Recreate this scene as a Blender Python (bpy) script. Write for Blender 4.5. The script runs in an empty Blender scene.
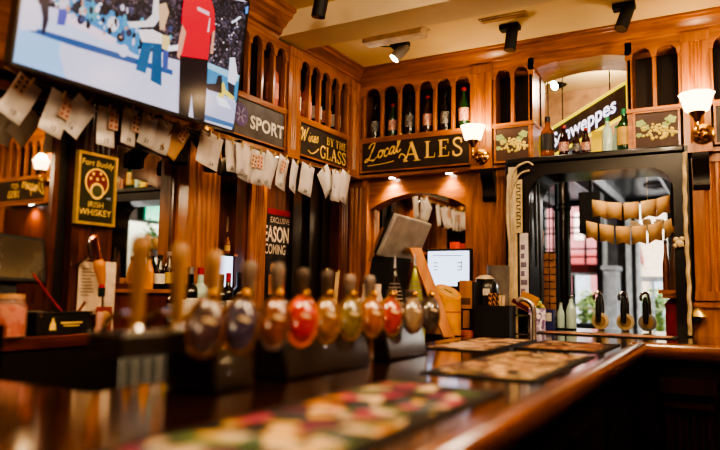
import bpy, math, random
from mathutils import Vector, Matrix
random.seed(7)
S = bpy.context.scene
COL = S.collection
R = math.radians

# ------------------------------------------------------------------ camera
F = 661.8
PIT, YAW, ROLL = R(5.554), R(29.42), R(0.951)
cp, sp = math.cos(PIT), math.sin(PIT)
FW = Vector((-math.sin(YAW)*cp, math.cos(YAW)*cp, sp))
R0 = Vector((math.cos(YAW), math.sin(YAW), 0)); U0 = R0.cross(FW)
RT = R0*math.cos(ROLL) + U0*math.sin(ROLL)
UP = -R0*math.sin(ROLL) + U0*math.cos(ROLL)
CAM = Vector((2.25218, -3.93601, 1.35))

def ray(px, py): return FW + RT*((px-360)/F) + UP*((225-py)/F)
def P(px, py, ax, val):
    d = ray(px, py); t = (val-CAM[ax])/d[ax]; return CAM + d*t
def D(px, py, dep): return CAM + ray(px, py)*dep

cd = bpy.data.cameras.new('camera'); cam = bpy.data.objects.new('camera', cd); COL.objects.link(cam)
cd.sensor_width = 36; cd.lens = 36*F/720; cd.clip_start = 0.02
M3 = Matrix((RT, UP, -FW)).transposed()
cam.matrix_world = Matrix.Translation(CAM) @ M3.to_4x4()
cd.dof.use_dof = True; cd.dof.focus_distance = 3.65; cd.dof.aperture_fstop = 1.15
S.camera = cam

# ------------------------------------------------------------------ materials
def srgb(c):
    return tuple(((x/255)/12.92 if x/255 <= .04045 else ((x/255+.055)/1.055)**2.4) for x in c) + (1,)
MATS = {}
def nt(name):
    m = bpy.data.materials.new(name); m.use_nodes = True
    t = m.node_tree; b = t.nodes['Principled BSDF']; return m, t, b
def plain(name, c, rough=.5, metal=0, coat=0, em=0, emc=None, noise=.12, trans=0, alpha=1, spec=.5, nscale=14):
    if name in MATS: return MATS[name]
    m, t, b = nt(name)
    base = srgb(c)
    if noise:
        tc = t.nodes.new('ShaderNodeTexCoord'); n = t.nodes.new('ShaderNodeTexNoise'); n.inputs['Scale'].default_value = nscale
        t.links.new(tc.outputs['Object'], n.inputs['Vector'])
        r = t.nodes.new('ShaderNodeValToRGB')
        r.color_ramp.elements[0].color = tuple(x*(1-noise*2) for x in base[:3])+(1,)
        r.color_ramp.elements[1].color = tuple(min(1, x*(1+noise*2)) for x in base[:3])+(1,)
        r.color_ramp.elements[0].position = .3; r.color_ramp.elements[1].position = .7
        t.links.new(n.outputs['Fac'], r.inputs['Fac']); t.links.new(r.outputs['Color'], b.inputs['Base Color'])
    else: b.inputs['Base Color'].default_value = base
    b.inputs['Roughness'].default_value = rough; b.inputs['Metallic'].default_value = metal
    b.inputs['Coat Weight'].default_value = coat; b.inputs['Transmission Weight'].default_value = trans
    b.inputs['Alpha'].default_value = alpha; b.inputs['Specular IOR Level'].default_value = spec
    if em:
        b.inputs['Emission Color'].default_value = srgb(emc or c); b.inputs['Emission Strength'].default_value = em
    MATS[name] = m; return m
def wood(name, dark, light, sc=(14, 14, 1.6), rough=.28, coat=.35):
    if name in MATS: return MATS[name]
    m, t, b = nt(name)
    tc = t.nodes.new('ShaderNodeTexCoord'); mp = t.nodes.new('ShaderNodeMapping'); mp.inputs['Scale'].default_value = sc
    oi = t.nodes.new('ShaderNodeObjectInfo'); vm = t.nodes.new('ShaderNodeVectorMath'); vm.operation = 'SCALE'
    cx = t.nodes.new('ShaderNodeCombineXYZ')
    for i in range(3): t.links.new(oi.outputs['Random'], cx.inputs[i])
    vm.inputs['Scale'].default_value = 9; t.links.new(cx.outputs[0], vm.inputs[0])
    ad = t.nodes.new('ShaderNodeVectorMath'); ad.operation = 'ADD'
    t.links.new(tc.outputs['Object'], mp.inputs['Vector']); t.links.new(mp.outputs['Vector'], ad.inputs[0]); t.links.new(vm.outputs['Vector'], ad.inputs[1])
    n = t.nodes.new('ShaderNodeTexNoise'); n.inputs['Scale'].default_value = 2.2; n.inputs['Detail'].default_value = 5; n.inputs['Distortion'].default_value = .6
    t.links.new(ad.outputs['Vector'], n.inputs['Vector'])
    r = t.nodes.new('ShaderNodeValToRGB'); e = r.color_ramp.elements
    e[0].color = srgb(dark); e[0].position = .3; e[1].color = srgb(light); e[1].position = .68
    t.links.new(n.outputs['Fac'], r.inputs['Fac']); t.links.new(r.outputs['Color'], b.inputs['Base Color'])
    bp = t.nodes.new('ShaderNodeBump'); bp.inputs['Strength'].default_value = .08; bp.inputs['Distance'].default_value = .01
    t.links.new(n.outputs['Fac'], bp.inputs['Height']); t.links.new(bp.outputs['Normal'], b.inputs['Normal'])
    b.inputs['Roughness'].default_value = rough; b.inputs['Coat Weight'].default_value = coat; b.inputs['Coat Roughness'].default_value = .12
    MATS[name] = m; return m
def emis(name, c, s=1.0):
    if name in MATS: return MATS[name]
    m, t, b = nt(name)
    b.inputs['Base Color'].default_value = (0.01, .01, .01, 1); b.inputs['Roughness'].default_value = .15
    b.inputs['Emission Color'].default_value = srgb(c); b.inputs['Emission Strength'].default_value = s
    MATS[name] = m; return m
def speck(name, cols, scale, em=0, rough=.5, kind='v'):
    "patchwork of colours (print, crowd, foliage)"
    if name in MATS: return MATS[name]
    m, t, b = nt(name)
    tc = t.nodes.new('ShaderNodeTexCoord'); v = t.nodes.new('ShaderNodeTexVoronoi'); v.inputs['Scale'].default_value = scale
    t.links.new(tc.outputs['Object'], v.inputs['Vector'])
    sx = t.nodes.new('ShaderNodeSeparateColor'); t.links.new(v.outputs['Color'], sx.inputs[0])
    r = t.nodes.new('ShaderNodeValToRGB'); r.color_ramp.interpolation = 'CONSTANT'
    e = r.color_ramp.elements
    while len(e) < len(cols): e.new(.5)
    for i, c in enumerate(cols): e[i].position = i/len(cols); e[i].color = srgb(c)
    t.links.new(sx.outputs[0], r.inputs['Fac']); t.links.new(r.outputs['Color'], b.inputs['Base Color'])
    if em:
        t.links.new(r.outputs['Color'], b.inputs['Emission Color']); b.inputs['Emission Strength'].default_value = em
    b.inputs['Roughness'].default_value = rough
    MATS[name] = m; return m

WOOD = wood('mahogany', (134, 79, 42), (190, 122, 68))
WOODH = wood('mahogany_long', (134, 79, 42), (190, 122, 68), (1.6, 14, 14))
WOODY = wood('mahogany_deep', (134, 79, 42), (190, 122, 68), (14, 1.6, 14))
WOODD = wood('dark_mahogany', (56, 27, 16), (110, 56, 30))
WOODG = wood('golden_oak', (176, 104, 44), (214, 146, 74))
BARTOP = wood('bar_top', (40, 18, 10), (80, 38, 20), (14, 1.4, 14), .12, 1)
RAILM = wood('bar_rail', (92, 48, 25), (146, 86, 48), (14, 1.4, 14), .18, .8)
RAILX = wood('bar_rail_cross', (92, 48, 25), (146, 86, 48), (1.4, 14, 14), .18, .8)
BLACKW = wood('black_stained_wood', (14, 9, 8), (30, 19, 15), rough=.45, coat=.1)
BLACKG = plain('black_gloss', (14, 14, 16), .28, coat=.25)
BLACKM = plain('black_matt', (16, 16, 17), .6)
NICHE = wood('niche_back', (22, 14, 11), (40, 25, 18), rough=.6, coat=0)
CEIL = plain('cream_ceiling', (240, 216, 164), .8, noise=.03, nscale=3)
CEIL2 = plain('cream_beam', (228, 208, 170), .8, noise=.03, nscale=3)
SLATE = plain('sign_board', (58, 48, 42), .45, noise=.15)
GREYS = plain('grey_sign_board', (84, 80, 78), .45, noise=.15)
GOLDP = plain('gold_lettering', (232, 190, 96), .4, em=.12)
WHITEP = plain('white_lettering', (238, 232, 220), .5)
BRASS = plain('brass', (200, 150, 62), .22, metal=1)
CHROME = plain('chrome', (205, 205, 208), .12, metal=1)
STEELD = plain('dark_metal', (52, 50, 50), .35, metal=1)
PAPER = plain('white_paper', (232, 226, 222), .8, noise=.04)
PAPERT = plain('tan_paper', (206, 160, 104), .8, noise=.05)
CREAM = plain('cream_paint', (222, 204, 160), .6)
INK = plain('ink', (26, 24, 26), .6)
REDINK = plain('red_ink', (176, 34, 30), .6)
MIRROR = plain('mirror_glass', (232, 230, 224), .02, metal=1, noise=0)
FLOORM = wood('floor_boards', (40, 22, 14), (74, 42, 24), (8, 1, 8), .5, .1)
def glass(name, c, rough=.05, tr=1.0):
    if name in MATS: return MATS[name]
    m = plain(name, c, rough, noise=0, trans=tr); return m
CLEAR = glass('clear_glass', (240, 244, 242))
GLDARK = plain('dark_bottle_glass', (12, 10, 9), .08, coat=.5, noise=0)
GLBROWN = plain('brown_bottle_glass', (52, 22, 8), .08, coat=.5, noise=0)
GLGREEN = plain('green_bottle_glass', (22, 64, 32), .08, coat=.5, noise=0)
GLAMBER = plain('amber_spirit', (134, 70, 18), .08, coat=.5, noise=0, em=.03)
GLCOLA = plain('cola_glass', (44, 14, 12), .08, coat=.5, noise=0)
GLPALE = plain('pale_glass', (186, 214, 204), .06, coat=.5, noise=0)
GLROSE = plain('rose_wine_glass', (206, 120, 108), .1, coat=.5, noise=0)
LBLW = plain('white_label', (230, 224, 212), .6, noise=.06, nscale=60)
LBLB = speck('black_white_label', [(60, 60, 64), (190, 188, 184), (96, 96, 98), (40, 40, 44), (150, 148, 146)], 260)
LBLR = speck('red_white_label', [(190, 90, 80), (226, 206, 190), (220, 180, 164), (170, 60, 54), (230, 214, 200)], 260)
LBLP = plain('pink_label', (222, 150, 140), .6)
LBLG = plain('gold_label', (214, 176, 92), .5)
CAPR = plain('red_cap', (178, 24, 30), .35, coat=.3)
CAPB = plain('black_cap', (20, 20, 22), .35)
CAPG = plain('green_cap', (40, 160, 110), .35)
CAPW = plain('silver_cap', (196, 196, 200), .3, metal=1)
SHADE = emis('lit_frosted_shade', (255, 222, 170), 3.4)
LENS = emis('lit_lamp_lens', (255, 246, 236), 30)
SCREENW = emis('lit_white_screen', (206, 218, 246), 1.15)

# ------------------------------------------------------------------ mesh builder
class MB:
    def __init__(s): s.v = []; s.f = []; s.mi = []; s.ms = []; s.T = Matrix.Identity(4); s.cur = 0
    def mat(s, m):
        if m not in s.ms: s.ms.append(m)
        s.cur = s.ms.index(m); return s
    def add(s, vs, fs):
        o = len(s.v); s.v += [tuple(s.T @ Vector(p)) for p in vs]
        for f in fs: s.f.append(tuple(i+o for i in f)); s.mi.append(s.cur)
        return s
    def box(s, x0, x1, y0, y1, z0, z1):
        x0, x1 = min(x0, x1), max(x0, x1); y0, y1 = min(y0, y1), max(y0, y1); z0, z1 = min(z0, z1), max(z0, z1)
        v = [(x0,y0,z0),(x1,y0,z0),(x1,y1,z0),(x0,y1,z0),(x0,y0,z1),(x1,y0,z1),(x1,y1,z1),(x0,y1,z1)]
        return s.add(v, [(3,2,1,0),(4,5,6,7),(0,1,5,4),(1,2,6,5),(2,3,7,6),(3,0,4,7)])
    def obox(s, c, u, v, w, a, b, d):
        "box about c, half sizes a,b,d along unit axes u,v,w"
        c = Vector(c); u = Vector(u).normalized()*a; v = Vector(v).normalized()*b; w = Vector(w).normalized()*d
        p = [c-u-v-w, c+u-v-w, c+u+v-w, c-u+v-w, c-u-v+w, c+u-v+w, c+u+v+w, c-u+v+w]
        return s.add(p, [(3,2,1,0),(4,5,6,7),(0,1,5,4),(1,2,6,5),(2,3,7,6),(3,0,4,7)])
    def prism(s, pts, fn, d0, d1):
        "extrude 2D polygon pts; fn(a,b,d)->xyz"
        n = len(pts); v = [fn(a, b, d0) for a, b in pts] + [fn(a, b, d1) for a, b in pts]
        return s.add(v, [tuple(range(n))[::-1], tuple(range(n, 2*n))] + [(i, (i+1) % n, n+(i+1) % n, n+i) for i in range(n)])
    def lathe(s, prof, c=(0,0,0), n=20, ax='z', wave=0):
        c = Vector(c); vs = []; fs = []
        for (r, h) in prof:
            for k in range(n):
                a = 2*math.pi*k/n; rr = r*(1+wave*math.cos(8*a)) if wave else r
                p = Vector((rr*math.cos(a), rr*math.sin(a), h))
                if ax == 'x': p = Vector((p.z, p.x, p.y))
                if ax == 'y': p = Vector((p.x, p.z, p.y))
                vs.append(c+p)
        m = len(prof)
        for i in range(m-1):
            for k in range(n):
                a, b = i*n+k, i*n+(k+1) % n
                fs.append((a, b, b+n, a+n))
        if prof[0][0] > 1e-5: fs.append(tuple(range(n))[::-1])
        if prof[-1][0] > 1e-5: fs.append(tuple(range((m-1)*n, m*n)))
        return s.add(vs, fs)
    def tube(s, pts, r, n=8, closed=False):
        pts = [Vector(p) for p in pts]; m = len(pts)
        rs = r if isinstance(r, (list, tuple)) else [r]*m
        vs = []; fs = []; up = Vector((0, 0, 1))
        for i, p in enumerate(pts):
            t = (pts[min(i+1, m-1)]-pts[max(i-1, 0)])
            if t.length < 1e-9: t = Vector((0, 0, 1))
            t.normalize()
            a = t.cross(up if abs(t.z) < .95 else Vector((1, 0, 0))).normalized(); b = t.cross(a)
            for k in range(n):
                g = 2*math.pi*k/n; vs.append(p+(a*math.cos(g)+b*math.sin(g))*rs[i])
        for i in range(m-1):
            for k in range(n):
                q, w = i*n+k, i*n+(k+1) % n; fs.append((q, w, w+n, q+n))
        fs.append(tuple(range(n))[::-1]); fs.append(tuple(range((m-1)*n, m*n)))
        return s.add(vs, fs)
    def poly(s, pts): return s.add(pts, [tuple(range(len(pts)))])
    def ball(s, c, r, n=10, sq=(1, 1, 1)):
        vs = []; fs = []; m = n//2+1
        for i in range(m+1):
            th = math.pi*i/m
            for k in range(n):
                a = 2*math.pi*k/n
                vs.append((c[0]+r*sq[0]*math.sin(th)*math.cos(a), c[1]+r*sq[1]*math.sin(th)*math.sin(a), c[2]+r*sq[2]*math.cos(th)))
        for i in range(m):
            for k in range(n):
                a, b = i*n+k, i*n+(k+1) % n; fs.append((a, a+n, b+n, b))
        return s.add(vs, fs)
    def ribbon(s, pts, w, o, u, v, taper=False):
        "flat stroke through 2D pts, laid on plane o + a*u + b*v"
        o, u, v = Vector(o), Vector(u), Vector(v); m = len(pts); vs = []
        for i in range(m):
            a = Vector(pts[max(i-1, 0)]); b = Vector(pts[min(i+1, m-1)]); t = (b-a)
            if t.length < 1e-9: t = Vector((1, 0))
            t.normalize(); nrm = Vector((-t.y, t.x))
            ww = w[i] if isinstance(w, (list, tuple)) else w
            for sg in (-.5, .5):
                q = Vector(pts[i])+nrm*ww*sg; vs.append(o+u*q.x+v*q.y)
        return s.add(vs, [(2*i+1, 2*i, 2*i+2, 2*i+3) for i in range(m-1)])
    def text(s, body, o, u, v, size, bold=0, align='LEFT', shear=0, space=1, sx=1):
        c = bpy.data.curves.new('t', 'FONT'); c.body = body; c.size = 1; c.offset = bold; c.align_x = align; c.shear = shear; c.space_character = space
        c.resolution_u = 3
        ob = bpy.data.objects.new('t', c); COL.objects.link(ob)
        dg = bpy.context.evaluated_depsgraph_get(); me = bpy.data.meshes.new_from_object(ob.evaluated_get(dg))
        o, u, v = Vector(o), Vector(u).normalized()*size*sx, Vector(v).normalized()*size
        s.add([o+u*p.co.x+v*p.co.y for p in me.vertices], [tuple(p.vertices) for p in me.polygons])
        bpy.data.objects.remove(ob); bpy.data.curves.remove(c); bpy.data.meshes.remove(me); return s
    def mesh(s, name):
        me = bpy.data.meshes.new(name); me.from_pydata(s.v, [], s.f)
        for m in s.ms: me.materials.append(m)
        me.polygons.foreach_set('material_index', s.mi)
        me.validate(); me.shade_smooth(); me.set_sharp_from_angle(angle=R(38)); return me

def cat_rom(pts, k=6):
    out = []; n = len(pts)
    for i in range(n-1):
        p0, p1, p2, p3 = (Vector(pts[max(i-1, 0)]), Vector(pts[i]), Vector(pts[i+1]), Vector(pts[min(i+2, n-1)]))
        for j in range(k):
            t = j/k; out.append(.5*((2*p1)+(p2-p0)*t+(2*p0-5*p1+4*p2-p3)*t*t+(3*p1-p0-3*p2+p3)*t**3))
    out.append(Vector(pts[-1])); return out

def bev(o, w=.004, seg=2):
    m = o.modifiers.new('bevel', 'BEVEL'); m.width = w; m.segments = seg; m.limit_method = 'ANGLE'; m.angle_limit = R(40); return o
def thing(name, label, cat, loc=(0, 0, 0), group=None, rotz=0):
    o = bpy.data.objects.new(name, None); COL.objects.link(o); o.empty_display_size = .05
    o.location = loc; o.rotation_euler = (0, 0, rotz); o['label'] = label; o['category'] = cat
    if group: o['group'] = group
    return o
def part(name, mb, parent, mesh=None, world=True, mat=None, label=None, kind=None, root=None):
    "one part mesh; world=True means coordinates are given in the room's frame"
    if mb is not None:
        if mat is not None and not mb.ms: mb.mat(mat)
        mesh = mb.mesh(name)
    o = bpy.data.objects.new(name, mesh); COL.objects.link(o); o.parent = parent
    if world:
        r = parent
        while r.parent: r = r.parent
        if parent is r: o.location = -Vector(r.location)
    if label: o['label'] = label
    if kind: o['kind'] = kind
    return o
def solo(name, mb, label, cat, group=None, mat=None, kind=None, structure=False):
    if mat is not None and not mb.ms: mb.mat(mat)
    xs = [p[0] for p in mb.v]; ys = [p[1] for p in mb.v]; zs = [p[2] for p in mb.v]
    c = Vector(((min(xs)+max(xs))/2, (min(ys)+max(ys))/2, min(zs)))
    mb.v = [tuple(Vector(p)-c) for p in mb.v]
    o = bpy.data.objects.new(name, mb.mesh(name)); COL.objects.link(o); o.location = c
    if structure: o['kind'] = 'structure'
    else:
        o['label'] = label; o['category'] = cat
        if group: o['group'] = group
        if kind: o['kind'] = kind
    return o
def struct(name, mb, m=None):
    if m is not None and not mb.ms: mb.mat(m)
    o = bpy.data.objects.new(name, mb.mesh(name)); COL.objects.link(o); o['kind'] = 'structure'; return o
def mb(m=None):
    b = MB()
    if m is not None: b.mat(m)
    return b
ORD = ['first', 'second', 'third', 'fourth', 'fifth', 'sixth', 'seventh', 'eighth', 'ninth', 'tenth', 'eleventh', 'twelfth',
       'thirteenth', 'fourteenth', 'fifteenth', 'sixteenth', 'seventeenth', 'eighteenth', 'nineteenth', 'twentieth', 'twenty-first', 'twenty-second']
def light(name, kind, loc, energy, color=(1, .74, .46), size=.1, target=None, spot=R(70), blend=.6):
    l = bpy.data.lights.new(name, kind); l.energy = energy; l.color = color
    if kind in ('POINT', 'SPOT'): l.shadow_soft_size = size
    if kind == 'AREA': l.shape = 'RECTANGLE'; l.size, l.size_y = size if isinstance(size, tuple) else (size, size)
    if kind == 'SPOT': l.spot_size = spot; l.spot_blend = blend
    o = bpy.data.objects.new(name, l); COL.objects.link(o); o.location = loc
    if target is not None: o.rotation_euler = (Vector(target)-Vector(loc)).to_track_quat('-Z', 'Y').to_euler()
    return o

# ------------------------------------------------------------------ dimensions
ZB = 1.13            # bar top
ZBB = 1.163          # back bar top
ZS0, ZS1 = 2.145, 2.362   # sign frieze
ZA = 2.735           # arch tops of the galleries
ZC0 = 2.775          # underside of cornice
CE_F, CE_N = 2.86, 2.93   # ceiling far / near
XR = 4.7             # right wall
WL = -.18            # lower left wall plane
WB = .18             # lower back wall plane

# ------------------------------------------------------------------ shell
struct('floor', mb(FLOORM).box(-.4, XR+.1, -6.2, 6.0, -.1, 0))
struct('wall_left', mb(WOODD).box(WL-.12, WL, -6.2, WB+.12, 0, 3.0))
b = mb(WOOD)
b.box(WL, 1.08, WB, WB+.12, 0, 3.0).box(2.05, XR, WB, WB+.12, 0, 3.0)
b.box(1.08, 2.05, WB, WB+.12, 0, 1.09).box(1.08, 1.214, WB, WB+.12, 2.15, 3).box(1.774, 2.05, WB, WB+.12, 2.15, 3).box(1.214, 1.774, WB, WB+.12, 2.78, 3)
struct('wall_back', b)
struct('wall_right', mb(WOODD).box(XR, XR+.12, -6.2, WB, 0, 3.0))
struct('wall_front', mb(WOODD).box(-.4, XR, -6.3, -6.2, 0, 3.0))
b = mb(CEIL).box(-.3, XR, -.72, WB+.12, CE_F, CE_F+.1).box(-.3, XR, -6.2, -.96, CE_N, CE_N+.1)
struct('ceiling', b)
struct('trim_1', mb(CEIL2).box(WL, XR, -.96, -.72, 2.79, 3.0))   # ceiling beam

# crowns
CROWN = [(0, ZC0), (.012, ZC0), (.016, ZC0+.012), (.03, ZC0+.016), (.034, ZC0+.03), (.05, ZC0+.036), (.062, ZC0+.05), (.085, ZC0+.058), (.09, ZC0+.07), (.105, ZC0+.074), (.105, CE_F), (0, CE_F)]
def crown(scale=1):
    return [(a*scale, ZC0+(z-ZC0)*scale) for a, z in CROWN]
b = mb(WOODH); b.prism(CROWN, lambda a, z, d: (d, -a, z), -.0, XR)
struct('trim_2', b)
b = mb(WOODY); b.prism(CROWN, lambda a, z, d: (a, d, z), -.72, 0); struct('trim_3', b)
b = mb(WOODY); b.prism([(a*1.3, ZC0+(z-ZC0)*(CE_N-ZC0)/(CE_F-ZC0)) for a, z in CROWN], lambda a, z, d: (a, d, z), -6.2, -.96); struct('trim_4', b)

# ------------------------------------------------------------------ bottle galleries
k_soff = 1
def gallery(side, div, label, end_posts=(True, True), soffit=True):
    """open bottle shelf above a sign; div = divider positions along the wall"""
    if side == 'b': fn = lambda t, q, z: (t, -q, z)         # t along X, q out of the wall
    else: fn = lambda t, q, z: (q, t, z)
    B = lambda m, t0, t1, q0, q1, z0, z1, k=None: (k or mb(m)).box(*[c for pair in zip(fn(t0, q0, z0), fn(t1, q1, z1)) for c in pair])
    t0, t1 = div[0], div[-1]
    th = thing('bottle_gallery', label, 'shelf', fn((t0+t1)/2, -.09, ZS1), 'bottle galleries under the cornice')
    long = WOODH if side == 'b' else WOODY
    bev(part('shelf_board', B(long, t0-.02, t1+.02, -.17, .0, ZS1+.002, ZS1+.022), th))
    bev(part('rail', B(long, t0-.02, t1+.02, -.012, .014, ZS1-.002, ZS1+.026), th))
    global k_soff
    struct('trim_soffit_%d' % k_soff, B(long, t0-.03, t1+.03, -.17, -.012, ZS0-.03, ZS0-.008)); k_soff += 1
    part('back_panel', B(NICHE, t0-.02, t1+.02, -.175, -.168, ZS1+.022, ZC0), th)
    # scalloped fascia
    pts = [(t0-.02, ZC0), (t0-.02, ZA-.062)]
    for i in range(len(div)-1):
        a, c = div[i]+.013, div[i+1]-.013
        pts.append((a, ZA-.062))
        for k in range(0, 13):
            g = math.pi*(1-k/12); pts.append(((a+c)/2+(c-a)/2*math.cos(g), ZA-.055+.055*math.sin(g)))
        pts.append((c, ZA-.062))
    pts += [(t1+.02, ZA-.062), (t1+.02, ZC0)]
    f = mb(long); f.prism(pts, lambda a, z, d: fn(a, d, z), -.01, .012); part('scalloped_fascia', f, th)
    for i, d in enumerate(div):
        if (i == 0 and not end_posts[0]) or (i == len(div)-1 and not end_posts[1]): continue
        p = MB().mat(WOOD); r = .0105
        B(None, d-r, d+r, -.028, .006, ZS1+.022, ZA-.03, p)
        bev(part('divider', p, th), .003)
    return th
BACK_DIV = [.05, .19, .322, .453, .58, .707, .835]
gallery('b', BACK_DIV, 'open bottle shelf with six arched slots above the Local Ales sign')
gallery('b', [.985, 1.10, 1.214], 'small two-slot arched shelf above the left grape panel')
gallery('b', [1.774, 1.905, 2.035], 'small two-slot arched shelf above the right grape panel')
gallery('b', [2.185, 2.31, 2.435, 2.56, 2.685, 2.81, 2.93], 'arched shelf right of the right-hand wall lamp, at the photo edge')
LEFT_DIV = [-.725, -.608, -.49, -.372, -.254, -.14]
gallery('b', [3.3, 3.42, 3.54, 3.66, 3.78, 3.9, 4.02], 'arched shelf above the EST 1855 board, seen in the left mirror')
gallery('l', LEFT_DIV, 'open bottle shelf with arched slots above the Wines by the Glass sign')
gallery('l', [-1.78, -1.664, -1.548, -1.432, -1.316, -1.2, -1.085, -.975, -.862], 'open bottle shelf above the Sport sign, partly behind the television')

# fluted pilasters between galleries (structure) and lower ones
def fluted(fn, t0, t1, q, qb, z0, z1, n=4, m=WOOD, gap=.03, cap=True):
    pts = [(t0, qb), (t0, q)]; w = (t1-t0-2*gap)/n if n else 0
    for i in range(n):
        a = t0+gap+i*w
        for k in range(0, 7):
            g = math.pi*k/6; pts.append((a+w*.18+w*.64*(k/6), q-.35*w*math.sin(g)))
    pts += [(t1, q), (t1, qb)]
    b = mb(m); b.prism(pts, lambda a, d, z: fn(a, d, z), z0+.05, z1-.05)
    for za, zb in ((z0, z0+.05), (z1-.05, z1)):
        b.prism([(t0-.004, qb), (t0-.004, q+.006), (t1+.004, q+.006), (t1+.004, qb)], lambda a, d, z: fn(a, d, z), za, zb)
    return b
fb = lambda a, d, z: (a, -d, z)
fl = lambda a, d, z: (d, a, z)
k = 5
for fn, t0, t1 in ((fb, .838, .972), (fb, 2.045, 2.178), (fb, 2.94, 3.3), (fl, -.852, -.735), (fl, -.13, -.02)):
    struct('trim_%d' % k, fluted(fn, t0, t1, .02, -.17, ZS0-.035, ZC0, 4 if fn is fb else 3)); k += 1
struct('trim_%d' % k, mb(WOOD).box(WL, .03, -.02, WB, ZS0-.035, ZC0)); k += 1    # corner block
# upper front board along the opening, arched
pts = [(1.2, ZC0), (1.2, 2.71)]
for i in range(17):
    t = i/16; pts.append((1.214+.56*t, 2.70+.04*math.sin(math.pi*t)))
pts += [(1.79, 2.71), (1.79, ZC0)]
b = mb(WOODH); b.prism(pts, lambda a, z, d: (a, -d, z), -.3, .012)
b.box(1.20, 1.226, -.006, .3, 2.15, 2.72).box(1.762, 1.788, -.006, .3, 2.15, 2.72)
struct('trim_%d' % k, b); k += 1
struct('trim_%d' % k, mb(WOODH).box(-.02, XR, -.002, .2, ZC0-.045, ZC0+.005)); k += 1
struct('trim_%d' % k, mb(WOODY).box(-.2, .002, -6.2, -1.79, ZS0, 2.93)); k += 1   # panelling behind the television

# ------------------------------------------------------------------ signs
def board(name, label, x0, x1, y, z0, z1, m=SLATE, frame=WOODH, side='b', grp='painted boards along the frieze', ft=.011):
    if side == 'b':
        th = thing(name, label, 'sign', ((x0+x1)/2, y, z0), grp)
        p = mb(m).box(x0, x1, y-.006, y+.012, z0, z1); part('panel', p, th)
        f = mb(frame)
        f.box(x0, x1, y-.014, y-.004, z0, z0+ft).box(x0, x1, y-.014, y-.004, z1-ft, z1).box(x0, x0+ft, y-.014, y-.004, z0+ft, z1-ft).box(x1-ft, x1, y-.014, y-.004, z0+ft, z1-ft)
        part('frame', f, th)
    else:
        th = thing(name, label, 'sign', (y, (x0+x1)/2, z0), grp)
        p = mb(m).box(y-.012, y+.006, x0, x1, z0, z1); part('panel', p, th)
        f = mb(frame)
        f.box(y+.004, y+.014, x0, x1, z0, z0+ft).box(y+.004, y+.014, x0, x1, z1-ft, z1).box(y+.004, y+.014, x0, x0+ft, z0+ft, z1-ft).box(y+.004, y+.014, x1-ft, x1, z0+ft, z1-ft)
        part('frame', f, th)
    return th

# serif capitals: polylines with stroke widths on a unit-high cell
T_, t_ = .17, .07
def arc(cx, cy, rx, ry, a0, a1, n=10): return [(cx+rx*math.cos(R(a0+(a1-a0)*i/n)), cy+ry*math.sin(R(a0+(a1-a0)*i/n))) for i in range(n+1)]
SER = {
 'A': (.92, [([(.12, .03), (.45, .97)], t_), ([(.42, 1.0), (.78, .03)], T_), ([(.24, .36), (.64, .36)], t_), ([(0, .03), (.26, .03)], .055), ([(.58, .03), (.95, .03)], .055)]),
 'L': (.72, [([(.2, 0), (.2, 1)], T_), ([(.03, .03), (.66, .03)], .06), ([(.64, 0), (.67, .28)], .05), ([(.03, .97), (.38, .97)], .055)]),
 'E': (.76, [([(.2, 0), (.2, 1)], T_), ([(.03, .03), (.68, .03)], .06), ([(.67, 0), (.7, .26)], .05), ([(.03, .97), (.64, .97)], .06), ([(.64, 1), (.64, .76)], .05), ([(.2, .51), (.5, .51)], .06), ([(.5, .38), (.5, .64)], .05)]),
 'S': (.68, [(cat_rom([(.58, .74), (.54, .93), (.36, 1.0), (.16, .93), (.12, .75), (.24, .59), (.44, .46), (.57, .3), (.54, .1), (.34, .0), (.14, .06), (.08, .27)]), .12), ([(.59, .7), (.6, .98)], .04), ([(.06, .02), (.07, .3)], .04)]),
 'G': (.86, [(arc(.47, .5, .38, .48, 42, 180), .13), (arc(.47, .5, .38, .48, 180, 318), .13), ([(.74, .05), (.74, .42)], .15), ([(.56, .42), (.88, .42)], .055), ([(.76, .72), (.77, .98)], .045)]),
 'B': (.78, [([(.2, 0), (.2, 1)], T_), ([(.03, .97), (.4, .97)], .06), ([(.03, .03), (.42, .03)], .06), ([(.2, .52), (.42, .52)], .06), (arc(.4, .745, .2, .22, 90, -90), .12), (arc(.42, .275, .23, .25, 90, -90), .13)]),
 'Y': (.84, [([(.1, .97), (.42, .45)], T_), ([(.74, .97), (.44, .45)], t_), ([(.43, .5), (.43, 0)], T_), ([(0, .97), (.28, .97)], .055), ([(.6, .97), (.88, .97)], .055), ([(.28, .03), (.6, .03)], .055)]),
 'T': (.8, [([(.4, 0), (.4, 1)], T_), ([(.04, .97), (.76, .97)], .06), ([(.05, 1), (.05, .74)], .05), ([(.75, 1), (.75, .74)], .05), ([(.24, .03), (.56, .03)], .055)]),
 'H': (.92, [([(.2, 0), (.2, 1)], T_), ([(.72, 0), (.72, 1)], T_), ([(.2, .5), (.72, .5)], .06), ([(.04, .97), (.36, .97)], .055), ([(.04, .03), (.36, .03)], .055), ([(.56, .97), (.88, .97)], .055), ([(.56, .03), (.88, .03)], .055)]),
}
def serif(b, s, o, u, v, size, sp=.08):
    o, u, v = Vector(o), Vector(u)*size, Vector(v)*size; x = 0
    for ch in s:
        if ch == ' ': x += .4; continue
        w, st = SER[ch]
        for pts, wd in st: b.ribbon([(p[0]+x, p[1]) for p in pts], wd, o, u, v)
        x += w+sp
    return x*size
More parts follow.
